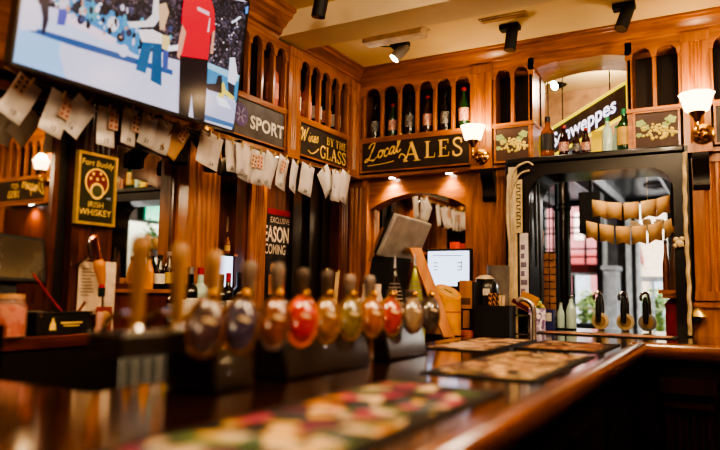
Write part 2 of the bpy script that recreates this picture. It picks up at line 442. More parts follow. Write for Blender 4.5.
CUR = {
 'L': (.78, [[(.1, .74), (.22, .95), (.42, 1.02), (.5, .9), (.36, .55), (.22, .2), (.06, 0), (-.06, .06), (.04, .16), (.3, .04), (.55, -.02), (.74, .12)]]),
 'o': (.4, [[(.3, .42), (.12, .4), (.04, .18), (.14, .02), (.28, .08), (.34, .28), (.26, .42), (.44, .34)]]),
 'c': (.36, [[(.32, .34), (.22, .44), (.08, .32), (.06, .1), (.2, .0), (.4, .14)]]),
 'a': (.44, [[(.34, .4), (.16, .42), (.04, .2), (.12, .02), (.26, .12), (.36, .42), (.32, .12), (.4, .0), (.5, .12)]]),
 'l': (.3, [[(.0, .1), (.2, .5), (.3, .95), (.2, 1.02), (.12, .7), (.1, .15), (.2, .0), (.36, .14)]]),
 'W': (1.05, [[(-.04, .78), (.08, .98), (.2, .9), (.18, .5), (.16, .05), (.32, .4), (.52, .86), (.5, .4), (.5, .04), (.7, .4), (.86, .9), (1.0, 1.04)]]),
 'i': (.24, [[(.0, .1), (.12, .42), (.08, .1), (.16, .0), (.28, .12)], [(.16, .6), (.18, .66)]]),
 'n': (.46, [[(.0, .1), (.1, .42), (.06, .0), (.2, .36), (.32, .4), (.3, .1), (.38, .0), (.5, .12)]]),
 'e': (.36, [[(.04, .16), (.26, .26), (.24, .42), (.1, .4), (.06, .14), (.18, .0), (.38, .14)]]),
 's': (.34, [[(.0, .1), (.2, .46), (.26, .2), (.2, .0), (.04, .04)]]),
 'D': (.8, [[(.3, .98), (.22, .5), (.1, .04), (.3, -.02), (.56, .2), (.62, .6), (.44, .94), (.14, .98), (-.02, .8)]]),
 'r': (.36, [[(.0, .1), (.1, .44), (.14, .36), (.28, .38), (.24, .1), (.3, .0), (.4, .1)]]),
 'p': (.42, [[(.08, .44), (.02, -.4), (.1, .3), (.28, .42), (.34, .2), (.22, .02), (.1, .06), (.46, .1)]]),
 'C': (.7, [[(.56, .8), (.5, .98), (.28, .96), (.08, .6), (.1, .2), (.3, .0), (.58, .16)]]),
}
def cursive(b, s, o, u, v, size, wd=.075):
    o, u, v = Vector(o), Vector(u)*size, Vector(v)*size; x = 0
    for ch in s:
        w, st = CUR[ch]
        for pts in st:
            cr = cat_rom(pts, 6); n = len(cr)
            b.ribbon([(p[0]+x+.12*p[1], p[1]) for p in cr], [wd*(.55+.75*abs(math.sin(i*.35))) for i in range(n)], o, u, v)
        x += w
    return x*size
ux, uz = Vector((1, 0, 0)), Vector((0, 0, 1)); uy = Vector((0, 1, 0))

th = board('sign_board', 'long brown board lettered Local ALES in gold under the beer bottles', .035, .835, 0, ZS0, ZS1)
g = mb(GOLDP); yl = -.0085
cursive(g, 'Local', (.075, yl, ZS0+.075), (ux*.98+uz*.2), uz, .115, .085)
g.ribbon(cat_rom([(.0, .0), (.6, .08), (1.0, .2)], 6), .05, (.09, yl, ZS0+.048), ux*.2, uz*.1)
o0 = .36
serif(g, 'A', (o0, yl, ZS0+.055), ux, uz, .132)
g.ribbon(cat_rom([(-.25, .22), (-.14, .42), (.05, .36), (.12, .18), (.0, .1)], 6), .07, (o0, yl, ZS0+.055), ux*.13, uz*.13)
serif(g, 'LES', (o0+.152, yl, ZS0+.068), ux, uz, .112, .12)
part('lettering', g, th, label='gold painted lettering')

th = board('sign_board', 'brown board lettered Wines by the GLASS in gold on left wall', -.722, -.14, 0, ZS0, ZS1, side='l', frame=WOODY)
g = mb(GOLDP); xl = .0085
cursive(g, 'Wines', (xl, -.706, ZS0+.092), uy*.97+uz*.12, uz, .084, .09)
g.ribbon(cat_rom([(0, .3), (.4, 0), (.8, .3), (1.2, .9)], 6), .12, (xl, -.62, ZS0+.035), uy*.1, uz*.05)
serif(g, 'BY THE', (xl, -.41, ZS0+.125), uy, uz, .05, .1)
serif(g, 'GLASS', (xl, -.485, ZS0+.03), uy, uz, .078, .06)
part('lettering', g, th, label='gold painted lettering')

th = board('sign_board', 'slate grey board lettered SPORT in white beside the television', -1.345, -.868, 0.002, ZS0, ZS1, m=GREYS, side='l', frame=WOODY, ft=.008)
g = mb(WHITEP); g.text('SPORT', (.0115, -1.185, ZS0+.062), uy, uz, .1, bold=.03, space=1.02); part('lettering', g, th, label='white painted lettering')
g = mb(plain('violet_emblem', (96, 84, 140), .5)); g.lathe([(0, .0), (.062, .0), (.062, .0025), (0, .0025)], (.0085, -1.265, ZS0+.115), 24, 'x'); part('emblem', g, th, label='round violet emblem')
g = mb(plain('pale_violet', (150, 142, 190), .5))
for a in range(0, 180, 60):
    g.obox((.0115, -1.265, ZS0+.115), (0, math.cos(R(a)), math.sin(R(a))), (0, -math.sin(R(a)), math.cos(R(a))), (1, 0, 0), .045, .006, .0008)
part('emblem', g, th)

def grapes(x0, x1, label, flip=1):
    th = board('grape_panel', label, x0, x1, 0, ZS0-.006, ZS1+.006, frame=WOODH, m=plain('brown_panel', (74, 50, 40), .5), ft=.012)
    cx, cz = (x0+x1)/2, (ZS0+ZS1)/2; w = (x1-x0)
    g = mb(plain('painted_grapes', (204, 184, 92), .5, em=.04)); rnd = random.Random(3)
    for i in range(64):
        t = rnd.random(); sx = (t-.42)*w*.72; sp_ = .046*(1-abs(t-.35)*1.1)
        zz = cz - flip*0 + (-.02*t) + (rnd.random()-.5)*2*sp_
        g.lathe([(0, -.003), (.005, -.0025), (.0085, 0)], (cx+sx, -.0065-.0004*(i % 5), zz), 10, 'y')
    part('painted_grapes', g, th, label='pale gold painted bunch of grapes')
    g = mb(plain('painted_leaves', (150, 168, 104), .5, em=.04))
    def leaf(px, pz, ang, s):
        n = 25; pts = []
        for i in range(n):
            a = 2*math.pi*i/n; r = s*(1+.15*math.cos(5*a)); pts.append((px+r*math.cos(a+ang), -.0072, pz+r*math.sin(a+ang)*.8))
        g.poly(pts[::-1])
    leaf(cx-w*.34, cz+.045, 1.2, .026); leaf(cx-w*.24, cz+.02, 2.1, .022); leaf(cx+w*.3, cz+.055, .4, .028); leaf(cx+w*.2, cz+.03, 0, .02); leaf(cx-w*.38, cz-.02, .8, .016)
    part('painted_leaves', g, th, label='painted vine leaves')
grapes(.984, 1.212, 'square brown panel painted with grapes beside the left wall lamp')
grapes(1.79, 2.03, 'square brown panel painted with grapes left of the right wall lamp')
th = board('sign_board', 'brown board with a curling gold letter at right photo edge', 2.19, 2.925, 0, ZS0, ZS1)
g = mb(GOLDP); cursive(g, 'C', (2.235, yl, ZS0+.05), ux, uz, .13, .1); part('lettering', g, th)
th = board('sign_board', 'brown board dated EST 1855 seen in the left mirror', 3.3, 4.06, 0, ZS0, ZS1)
g = mb(GOLDP); cursive(g, 'Draper', (3.33, yl, ZS0+.055), ux*.93+uz*.22, uz, .135, .1)
g.text('·EST·', (3.72, yl, ZS0+.13), ux, uz, .07, bold=.01); g.text('1855', (3.7, yl, ZS0+.04), ux, uz, .1, bold=.012)
part('lettering', g, th)

# ------------------------------------------------------------------ bottles
PROF = {
 'beer': (.245, [(0, 0), (.03, 0), (.031, .004), (.031, .145), (.026, .165), (.014, .19), (.0125, .235), (.0135, .24), (.0135, .245), (0, .245)], (.05, .125), (.228, .248, .0145)),
 'wine': (.30, [(0, 0), (.037, 0), (.038, .005), (.038, .18), (.034, .2), (.0155, .225), (.0145, .285), (.0155, .292), (.0155, .3), (0, .3)], (.05, .14), (.25, .302, .0158)),
 'spirit': (.29, [(0, 0), (.042, 0), (.043, .005), (.043, .165), (.038, .19), (.017, .215), (.0155, .27), (.0165, .28), (.0165, .29), (0, .29)], (.04, .14), (.258, .294, .0172)),
 'square': (.25, [(0, 0), (.04, 0), (.041, .004), (.041, .15), (.036, .165), (.0165, .19), (.0155, .235), (0, .24)], (.035, .14), (.215, .25, .0175)),
 'mixer': (.19, [(0, 0), (.028, 0), (.029, .004), (.029, .1), (.025, .12), (.013, .15), (.0125, .18), (0, .182)], (.03, .085), (.17, .19, .0138)),
}
CACHE = {}
def bottle(loc, kind, gl, lb, cap, label, group=None, s=1.0, name='bottle', cat='bottle', neck=None, n=18):
    h, prof, (l0, l1), (c0, c1, cr) = PROF[kind]
    key = (kind, gl.name, lb.name if lb else '', cap.name, n)
    if key not in CACHE:
        nn = 4 if kind == 'square' and False else n
        a = mb(gl).lathe(prof, n=nn).mesh('glass_body')
        rr = max(r for r, z in prof)+.0008
        l = mb(lb).lathe([(rr, l0), (rr+.0004, l0), (rr+.0004, l1), (rr, l1)], n=nn) if lb else None
        c = mb(cap).lathe([(0, c0), (cr, c0), (cr, c1-.002), (cr-.002, c1), (0, c1)], n=14).mesh('cap')
        CACHE[key] = (a, l.mesh('paper_label') if l else None, c)
    a, l, c = CACHE[key]
    th = thing(name, label, cat, loc, group); th.scale = (s, s, s)
    part('glass_body', None, th, a, world=False)
    if l: part('paper_label', None, th, l, world=False)
    part('cap', None, th, c, world=False)
    return th
# six beers above Local Ales
zz = ZS1+.022
beer = [('dark beer bottle with silver-grey label', GLDARK, LBLB, CAPB, 1), ('green beer bottle with red cap and white oval label', GLGREEN, LBLR, CAPR, .97), ('tall dark beer bottle with black and white label', GLDARK, LBLB, CAPB, 1.12),
        ('brown beer bottle with red neck and pale label', GLBROWN, LBLR, CAPR, 1.06), ('dark beer bottle with speckled white label', GLDARK, LBLB, CAPB, 1.06), ('green beer bottle with red cap behind the wall lamp', GLGREEN, LBLR, CAPR, 1.15)]
for i, (lab, gl, lb, cp_, s_) in enumerate(beer):
    bottle(((BACK_DIV[i]+BACK_DIV[i+1])/2, .035, zz), 'beer', gl, lb, cp_, lab+', '+ORD[i]+' slot of Local Ales shelf', 'beer bottles above Local Ales', s_*.98)
wn = [('rose wine bottle with white label', GLROSE, LBLW, CAPB), ('rose wine bottle with pink label', GLROSE, LBLP, CAPB), ('dark wine bottle with pale grey label', GLDARK, LBLW, CAPB), ('wine bottle with dusky pink label', GLDARK, LBLP, CAPB), ('wine bottle with white label and dark neck', GLDARK, LBLW, CAPB)]
for i, (lab, gl, lb, cp_) in enumerate(wn):
    bottle((-.05, (LEFT_DIV[i]+LEFT_DIV[i+1])/2-.02, zz), 'wine', gl, lb, cp_, lab+', '+ORD[i]+' slot above Wines sign', 'wine bottles above the Wines sign', .92)
bottle((-.05, -.925, zz), 'wine', GLROSE, LBLP, CAPB, 'rose wine bottle with pink label in last slot above the SPORT sign', None, 1.05)

# ------------------------------------------------------------------ wall sconces
def sconce(loc, label, s=1.0):
    x, y, z = loc
    th = thing('wall_lamp', label, 'lamp', (x, -.02, z-.14*s), 'glass wall lamps on the pilasters')
    b = mb(BRASS)
    b.lathe([(0, 0), (.052*s, 0), (.05*s, .01), (.036*s, .014), (.03*s, .022), (.012*s, .03), (0, .03)], (0, 0, 0), 20, 'y')
    b.v = [(px+x+.02*s, -py-.022, pz+z-.085*s) for px, py, pz in b.v]
    part('backplate', b, th, label='round brass backplate')
    b = mb(BRASS)
    b.tube(cat_rom([(x+.02*s, -.045, z-.085*s), (x+.015*s, -.1, z-.11*s), (x+.005*s, y-.012, z-.1*s), (x, y, z-.06*s), (x, y, z-.03*s)], 5), .007*s)
    b.tube([(x+.02*s+.03*s*math.cos(a*.5)*(1-a*.07), -.055, z-.085*s+.03*s*math.sin(a*.5)*(1-a*.07)) for a in range(14)], .004*s)
    part('arm', b, th, label='scrolled brass arm')
    b = mb(BRASS).lathe([(0, -.045*s), (.012*s, -.04*s), (.02*s, -.02*s), (.034*s, -.004*s), (.036*s, .004*s), (0, .004*s)], (x, y, z), 18); part('cup', b, th)
    b = mb(SHADE).lathe([(.03*s, .004*s), (.05*s, .01*s), (.057*s, .03*s), (.063*s, .055*s), (.07*s, .078*s), (.077*s, .092*s), (.074*s, .092*s), (.06*s, .055*s), (.045*s, .02*s), (.02*s, .008*s)], (x, y, z), 40, wave=.03); part('glass_shade', b, th, label='ruffled frosted glass shade, lit')
    light('sconce_light', 'POINT', (x, y, z+.1*s), 3.2, (1, .68, .36), .05)
p = P(473, 141, 1, -.12); sconce((p.x, -.12, p.z), 'lit glass wall lamp on the pilaster right of Local Ales')
p = P(697, 113, 1, -.12); sconce((p.x, -.12, p.z), 'lit glass wall lamp on the far right pilaster', 1.12)
sconce((3.24, -.12, 2.4), 'lit glass wall lamp beside the EST 1855 board, seen only in the left mirror', 1.0)

# ------------------------------------------------------------------ lower back wall
def corbel(x, label):
    pts = [(-.17, 2.112), (.02, 2.112), (.02, 2.08), (.0, 2.05), (-.028, 2.01), (-.036, 1.97), (-.03, 1.94), (-.044, 1.915), (-.17, 1.9)]
    b = mb(BLACKW); b.prism(pts, lambda q, z, d: (d, -q, z), x-.04, x+.04)
    solo('corbel', b, label, 'bracket', 'dark brackets under the frieze')
corbel(P(487, 180, 1, .0).x, 'dark curved wooden bracket under the left wall lamp')
corbel(P(701, 175, 1, .0).x, 'dark curved wooden bracket under the right wall lamp')
corbel(3.1, 'dark curved wooden bracket under the EST 1855 board, seen in the mirror')
# arched spandrel over the back mirror
mx0, mx1 = .06, .75
pts = [(mx0-.02, 2.12), (mx0-.02, 1.90)]
for i in range(17):
    t = i/16; pts.append((mx0+(mx1-mx0)*t, 1.905+.1*math.sin(math.pi*t)**.8))
pts += [(mx1+.02, 1.90), (mx1+.02, 2.12)]
b = mb(WOODH); b.prism(pts, lambda a, z, d: (a, d, z), .1, .17); struct('trim_%d' % k, b); k += 1
th = thing('wall_mirror', 'arched mirror under the Local ALES sign reflecting white paper cards', 'mirror', (.4, .17, 1.15))
part('glass', mb(MIRROR).box(mx0-.01, mx1+.01, .166, .176, 1.15, 2.03), th)
part('frame', mb(WOOD).box(mx0-.012, mx0+.008, .14, .17, 1.15, 1.93).box(mx1-.008, mx1+.012, .14, .17, 1.15, 1.93), th)
struct('trim_%d' % k, fluted(fb, WL+.03, mx0-.015, -.07, -.18, 1.13, 2.115, 4)); k += 1
struct('trim_%d' % k, mb(WOOD).box(mx1+.015, .86, .08, .18, 1.13, 2.115)); k += 1
struct('trim_%d' % k, fluted(fb, .865, 1.07, -.06, -.18, 1.13, 2.115, 5)); k += 1
struct('trim_%d' % k, fluted(fb, 2.075, 2.35, -.05, -.18, 1.32, 2.115, 5, gap=.05).box(2.06, 2.4, .08, .18, 1.13, 1.3).box(2.06, 2.42, .06, .18, 1.285, 1.315)); k += 1
struct('trim_%d' % k, mb(WOODD).box(2.42, 4.1, .1, .18, 1.13, 2.1)); k += 1

# ------------------------------------------------------------------ lower left wall
CX = .0      # column front
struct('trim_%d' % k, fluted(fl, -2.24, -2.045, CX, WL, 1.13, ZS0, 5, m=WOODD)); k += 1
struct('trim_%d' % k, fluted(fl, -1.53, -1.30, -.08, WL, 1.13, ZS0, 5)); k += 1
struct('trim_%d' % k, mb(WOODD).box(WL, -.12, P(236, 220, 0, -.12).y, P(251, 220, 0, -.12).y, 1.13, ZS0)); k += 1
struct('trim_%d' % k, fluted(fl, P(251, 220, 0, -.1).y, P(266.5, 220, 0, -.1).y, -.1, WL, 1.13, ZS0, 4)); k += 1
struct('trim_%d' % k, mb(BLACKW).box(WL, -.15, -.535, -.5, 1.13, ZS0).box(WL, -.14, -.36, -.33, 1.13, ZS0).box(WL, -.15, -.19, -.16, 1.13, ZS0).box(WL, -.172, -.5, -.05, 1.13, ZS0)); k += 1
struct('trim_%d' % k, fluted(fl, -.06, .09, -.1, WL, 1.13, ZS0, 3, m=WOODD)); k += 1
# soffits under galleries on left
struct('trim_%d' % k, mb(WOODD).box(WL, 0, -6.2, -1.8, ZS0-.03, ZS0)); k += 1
# mirrors
def lmirror(y0, y1, z0, z1, label, xa, xb):
    th = thing('wall_mirror', label, 'mirror', (WL, (y0+y1)/2, z0))
    part('glass', mb(MIRROR).prism([(xa-.004, y0), (xa, y0), (xb, y1), (xb-.004, y1)], lambda a, c, d: (a, c, d), z0, z1), th)
    part('frame', mb(WOODD).box(xa-.02, xa+.012, y0-.02, y0+.004, z0-.02, z1+.02).box(xb-.02, xb+.012, y1-.002, y1+.02, z0-.02, z1+.02).box(min(xa, xb)-.01, max(xa, xb)+.012, y0, y1, z1-.01, z1+.02).box(min(xa, xb)-.01, max(xa, xb)+.012, y0, y1, z0-.02, z0+.01), th)
lmirror(-3.3, P(51, 200, 0, -.03).y, 1.2, 2.06, 'mirror left of the plaque column reflecting the EST 1855 board', -.03, -.03)
lmirror(-2.03, -1.545, 1.35, 2.0, 'mirror between the columns reflecting the shop front and bottles', WL+.02, WL+.006)
struct('trim_mirror_back', mb(BLACKW).box(WL, -.034, -3.4, -2.245, 1.15, ZS0-.03))

# plaque
th = thing('whiskey_plaque', 'dark green framed plaque with gold lettering and red round emblem on the column', 'sign', (CX+.012, -2.15, 1.615))
yy0, yy1, z0, z1 = -2.235, -2.068, 1.60, 1.868
part('panel', mb(plain('dark_green_enamel', (44, 48, 30), .35, coat=.3)).box(CX+.006, CX+.02, yy0, yy1, z0, z1), th)
f = mb(plain('gilt_frame', (222, 182, 92), .3, metal=.7, em=.05)); t = .011
f.box(CX+.006, CX+.028, yy0-t, yy1+t, z0-t, z0).box(CX+.006, CX+.028, yy0-t, yy1+t, z1, z1+t).box(CX+.006, CX+.028, yy0-t, yy0, z0, z1).box(CX+.006, CX+.028, yy1, yy1+t, z0, z1)
part('frame', f, th, label='gilt frame')
xf = CX+.0215; yc = (yy0+yy1)/2
g = mb(GOLDP); g.lathe([(0, 0), (.058, 0), (.058, .001), (0, .001)], (xf, yc, 1.762), 28, 'x'); g.lathe([(0, 0), (.034, 0), (.034, .003), (0, .003)], (xf, yc, 1.727), 24, 'x')
part('emblem', g, th, label='gold ring of the emblem')
g = mb(plain('emblem_red', (120, 34, 24), .5)); g.lathe([(0, 0), (.05, 0), (.05, .001), (0, .001)], (xf+.0012, yc, 1.763), 28, 'x'); part('emblem', g, th, label='dark red disc')
g = mb(plain('emblem_green', (70, 74, 40), .5)); g.lathe([(0, 0), (.024, 0), (.024, .001), (0, .001)], (xf+.0032, yc, 1.727), 24, 'x')
part('emblem', g, th)
g = mb(GOLDP); g.text('Fort Buddy', (xf, yc, 1.828), uy, uz, .034, bold=.012, align='CENTER', shear=.15)
g.text('IRISH', (xf, yc, 1.66), uy, uz, .034, align='CENTER'); g.text('WHISKEY', (xf, yc, 1.628), uy, uz, .036, align='CENTER', bold=.008)
for dy, dz in ((-.02, .02), (.015, .025), (.0, .0), (.028, .005), (-.032, .0)): g.ball((xf+.002, yc+dy, 1.775+dz), .007, 8, (.3, 1, 1))
part('lettering', g, th, label='gold lettering')

# poster
y0, y1, z0, z1 = P(266, 220, 0, WL).y, P(289.5, 220, 0, WL).y, 1.28, 1.83
th = thing('wall_poster', 'black and red poster with pale lettering between pilaster and dark door', 'poster', (WL, -.66, z0))
part('sheet', mb(plain('poster_black', (26, 18, 20), .4)).box(WL+.004, WL+.008, y0, y1, z0, z1), th)
xp = WL+.009
g = mb(plain('poster_red', (150, 30, 40), .5)); g.box(xp-.0005, xp, y0, y1, z1-.035, z1); part('red_band', g, th); g = mb(MATS['poster_red'])
g.poly([(xp, y0+.1, z0+.03), (xp, y0+.2, z0+.03), (xp, y0+.19, z0+.13), (xp, y0+.15, z0+.16), (xp, y0+.11, z0+.13)]); part('red_print', g, th)
g = mb(plain('poster_cream', (232, 214, 190), .5))
g.text('EXCLUSIVE', (xp, y1-.012, z1-.085), uy, uz, .05, align='RIGHT', sx=.8); g.text('SEASON', (xp, y1-.012, z1-.2), uy, uz, .135, bold=.02, align='RIGHT', space=.95, sx=.62); g.text('COMING', (xp, y1-.045, z1-.275), uy, uz, .085, bold=.01, align='RIGHT', sx=.62)
part('lettering', g, th)
g = mb(plain('poster_skin', (186, 130, 100), .5))
for dy, dz, r in ((.07, .19, .028), (.155, .17, .03)): g.lathe([(0, 0), (r, 0), (r, .0006), (0, .0006)], (xp, y0+dy, z0+dz), 16, 'x')
g.box(xp-.0003, xp, y0+.03, y0+.09, z0+.03, z0+.15); part('printed_figures', g, th)

# downlights under the frieze
def downlight(x, y, label, e=6):
    b = mb(CHROME).lathe([(.022, 0), (.034, 0), (.034, -.006), (.024, -.004)], (x, y, ZS0-.03), 18)
    th = thing('downlight', label, 'lamp', (x, y, ZS0-.037), 'small round downlights under the frieze')
    part('bezel', b, th); part('lens', mb(LENS).lathe([(0, -.002), (.022, -.002), (.022, -.004), (0, -.004)], (x, y, ZS0-.03), 16), th)
    light('downlight_lamp', 'SPOT', (x, y, ZS0-.045), e, (1, .7, .4), .02, (x, y+.06 if y > -.01 else y, 1.2), R(120), .8)
p = P(388, 176, 2, ZS0-.03); downlight(p.x, .06, 'round downlight under the Local lettering')
p = P(523, 164, 2, ZS0-.03); downlight(p.x, .03, 'round downlight under the left grape panel', 5)
downlight(.66, .06, 'dim round downlight under the ALES lettering', 3)
downlight(2.25, .05, 'round downlight right of the right wall lamp', 7)
downlight(2.6, .05, 'round downlight under the curling gold letter', 7)
downlight(3.6, .05, 'round downlight under the EST 1855 board, seen in the mirror', 12)
for y, e, nm in ((-.85, 5, 'round downlight above the poster pilaster'), (-1.42, 5, 'round downlight above the pilaster right of the middle mirror'), (-2.55, 3, 'round downlight above the left mirror')):
    downlight(-.06, y, nm, e)

# ------------------------------------------------------------------ television
A = P(12, 62, 0, .3); Bq = P(232, 130, 0, .3)
tv_u = Vector((0, 1, .012)).normalized(); tv_v = Vector((.115, 0, 1)).normalized(); tv_n = tv_u.cross(tv_v)
if tv_n.x < 0: tv_n = -tv_n
W_, H_ = (Bq-A).length, (Bq-A).length*.5625
th = thing('television', 'large wall television showing a gymnast and a man in red shirt', 'television', A+tv_u*W_/2)
c = A+tv_u*W_/2+tv_v*H_/2
b = mb(BLACKG).obox(c-tv_n*.02, tv_u, tv_v, tv_n, W_/2+.008, H_/2+.008, .018); bev(part('casing', b, th), .004)
b = mb(BLACKG)
for s in (-1, 1):
    b.obox(c+tv_v*s*(H_/2+.004), tv_u, tv_v, tv_n, W_/2+.008, .005, .004); b.obox(c+tv_u*s*(W_/2+.004), tv_u, tv_v, tv_n, .005, H_/2, .004)
part('bezel', b, th)
b = mb(STEELD); b.obox(c-tv_n*.06, tv_u, tv_v, tv_n, .12, .12, .02); b.tube([c-tv_n*.06, (c.x-.2, c.y, c.z-.02), (.0, c.y, c.z)], .025); part('wall_bracket', b, th)
def tvp(px, py, off=0):
    d = ray(px, py); q = A+tv_n*.0; t = (q-CAM).dot(tv_n)/d.dot(tv_n); p = CAM+d*t
    u = min(max((p-A).dot(tv_u), 0), W_); v = min(max((p-A).dot(tv_v), 0), H_)
    return A+tv_u*u+tv_v*v+tv_n*(.00004*off+.0002)
ES = .6
pic = MB(); lay = [0]
def shape(c, pts, s=ES, m=None):
    lay[0] += 1; pic.mat(m or emis('tv_%d_%d_%d' % c, c, s)); pic.poly([tvp(x, y, lay[0]) for x, y in pts])
def blob(c, x, y, rx, ry, rot=0, s=ES):
    shape(c, [(x+rx*math.cos(a*.628)*math.cos(rot)-ry*math.sin(a*.628)*math.sin(rot), y+rx*math.cos(a*.628)*math.sin(rot)+ry*math.sin(a*.628)*math.cos(rot)) for a in range(10)], s)
pic.mat(emis('tv_floor', (206, 202, 226), ES)); pic.poly([A, A+tv_u*W_, A+tv_u*W_+tv_v*H_, A+tv_v*H_])
CROWD = speck('tv_crowd', [(14, 14, 22), (30, 30, 44), (18, 16, 26), (80, 74, 96), (22, 24, 36), (46, 50, 74)], 110, em=.42)
shape(None, [(30, -40), (260, -60), (243, 80), (170, 60), (120, 42), (60, 10), (24, 0)], m=CROWD)
shape((160, 196, 240), [(10, 64), (19, 27), (60, 42), (59, 55), (66, 79)])
shape((72, 140, 190), [(44, -6), (60, -8), (106, 8), (140, 30), (138, 58), (110, 40), (70, 16)])
shape((226, 206, 222), [(62, 15), (70, 14), (116, 40), (112, 52), (72, 34), (60, 26)])
shape((200, 204, 232), [(38, 16), (60, 20), (112, 46), (140, 58), (140, 62), (60, 42), (36, 30)])
shape((46, 92, 150), [(19, 27), (38, 29), (80, 42), (130, 58), (172, 72), (172, 77), (126, 63), (74, 47), (34, 33)])
shape((214, 206, 226), [(20, 30), (23, -4), (36, -4), (41, 18), (36, 31)])
shape((40, 38, 60), [(38, -4), (48, -4), (48, 20), (44, 34), (41, 34), (42, 18)])
shape((84, 90, 176), [(58, 8), (68, 8), (64, 26), (56, 25)]); shape((206, 196, 214), [(58, -4), (68, -4), (68, 9), (58, 9)])
for x, y, r, c in ((76, 8, 5, (30, 40, 60)), (82, 12, 4, (190, 200, 214)), (92, 14, 6, (90, 160, 180)), (80, 20, 4, (30, 34, 60)), (112, 25, 6, (224, 214, 220)), (104, 10, 5, (24, 26, 44)), (120, 38, 4, (40, 34, 44)), (123, 52, 5, (210, 206, 226)), (128, 34, 3, (60, 60, 84))): blob(c, x, y, r, r*1.3)
rc_ = random.Random(21)
for i in range(90):
    x = rc_.uniform(50, 172); ym = 2+(x-50)*.42; y = rc_.uniform(ym-26, ym+10)
    if y < -6: continue
    c_ = rc_.choice([(226, 220, 230), (30, 32, 48), (70, 80, 120), (200, 190, 210), (44, 60, 90), (90, 160, 190), (196, 150, 130), (24, 24, 34)]); blob(c_, x, y, rc_.uniform(1, 2.4), rc_.uniform(1.4, 4.2))
for i in range(40):
    x = rc_.uniform(206, 238); y = rc_.uniform(20, 66); blob(rc_.choice([(150, 146, 170), (90, 90, 120), (200, 190, 200), (60, 60, 90)]), x, y, .9, 1.1)
shape((28, 100, 146), [(141, 42), (151, 44), (144, 75), (134, 71)]); shape((24, 92, 138), [(151, 44), (160, 46), (160, 88), (149, 82)]); shape((70, 90, 160), [(161, 48), (167, 50), (166, 72), (161, 70)])
shape((224, 214, 216), [(125, 23), (144, 22), (150, 16), (152, -6), (156, -6), (158, 20), (152, 28), (128, 29)])
shape((214, 176, 140), [(156, 6), (164, 4), (167, 14), (162, 30), (158, 32)]); shape((232, 220, 220), [(136, 31), (150, 31), (165, 38), (164, 46), (140, 43)]); shape((226, 200, 140), [(160, 36), (168, 38), (167, 53), (160, 50)])
shape((240, 236, 240), [(166, 48), (178, 46), (178, 52), (166, 53)])
shape((150, 196, 220), [(205, 64), (238, 78), (236, 86), (204, 72)]); shape((64, 140, 184), [(205, 70), (237, 85), (236, 104), (203, 90)])
shape((182, 184, 214), [(203, 90), (236, 106), (233, 131), (201, 122)]); shape((60, 110, 160), [(201, 116), (233, 127), (233, 131), (200, 121)])
shape((222, 222, 234), [(228, 60), (233, 60), (236, 80), (232, 90), (226, 84)]); shape((40, 46, 60), [(226, 84), (233, 88), (232, 102), (227, 100)])
shape((226, 204, 96), [(217, 90), (222, 84), (224, 92), (233, 100), (231, 103), (223, 97), (219, 104), (216, 103)]); shape((230, 232, 240), [(214, 98), (224, 102), (230, 112), (218, 108)])
shape((30, 32, 44), [(216, 78), (220, 78), (220, 96), (206, 92), (204, 86), (214, 86)])
shape((216, 156, 132), [(181, 22), (187, 28), (184, 50), (178, 62), (175, 58), (177, 40)]); shape((216, 156, 132), [(211, 28), (213, 30), (211, 56), (208, 56)])
shape((24, 22, 30), [(178, 57), (206, 61), (205, 90), (203, 124), (192, 120), (190, 96), (187, 119), (177, 116)])
shape((222, 34, 58), [(183, -8), (206, -8), (212, 12), (213, 32), (209, 36), (206, 62), (179, 58), (184, 34), (179, 24), (180, 10)])
shape((240, 180, 190), [(195, 8), (207, 14), (207, 18), (195, 12)]); shape((235, 190, 196), [(207, 20), (208, 20), (207, 34), (205, 34)])
shape((220, 226, 236), [(229, 24), (238, 18), (239, 20), (230, 26)]); shape((90, 160, 230), [(243, 10), (246, 8), (246, 16), (243, 16)])
part('screen', pic, th, label='lit screen picture of a gymnastics hall')

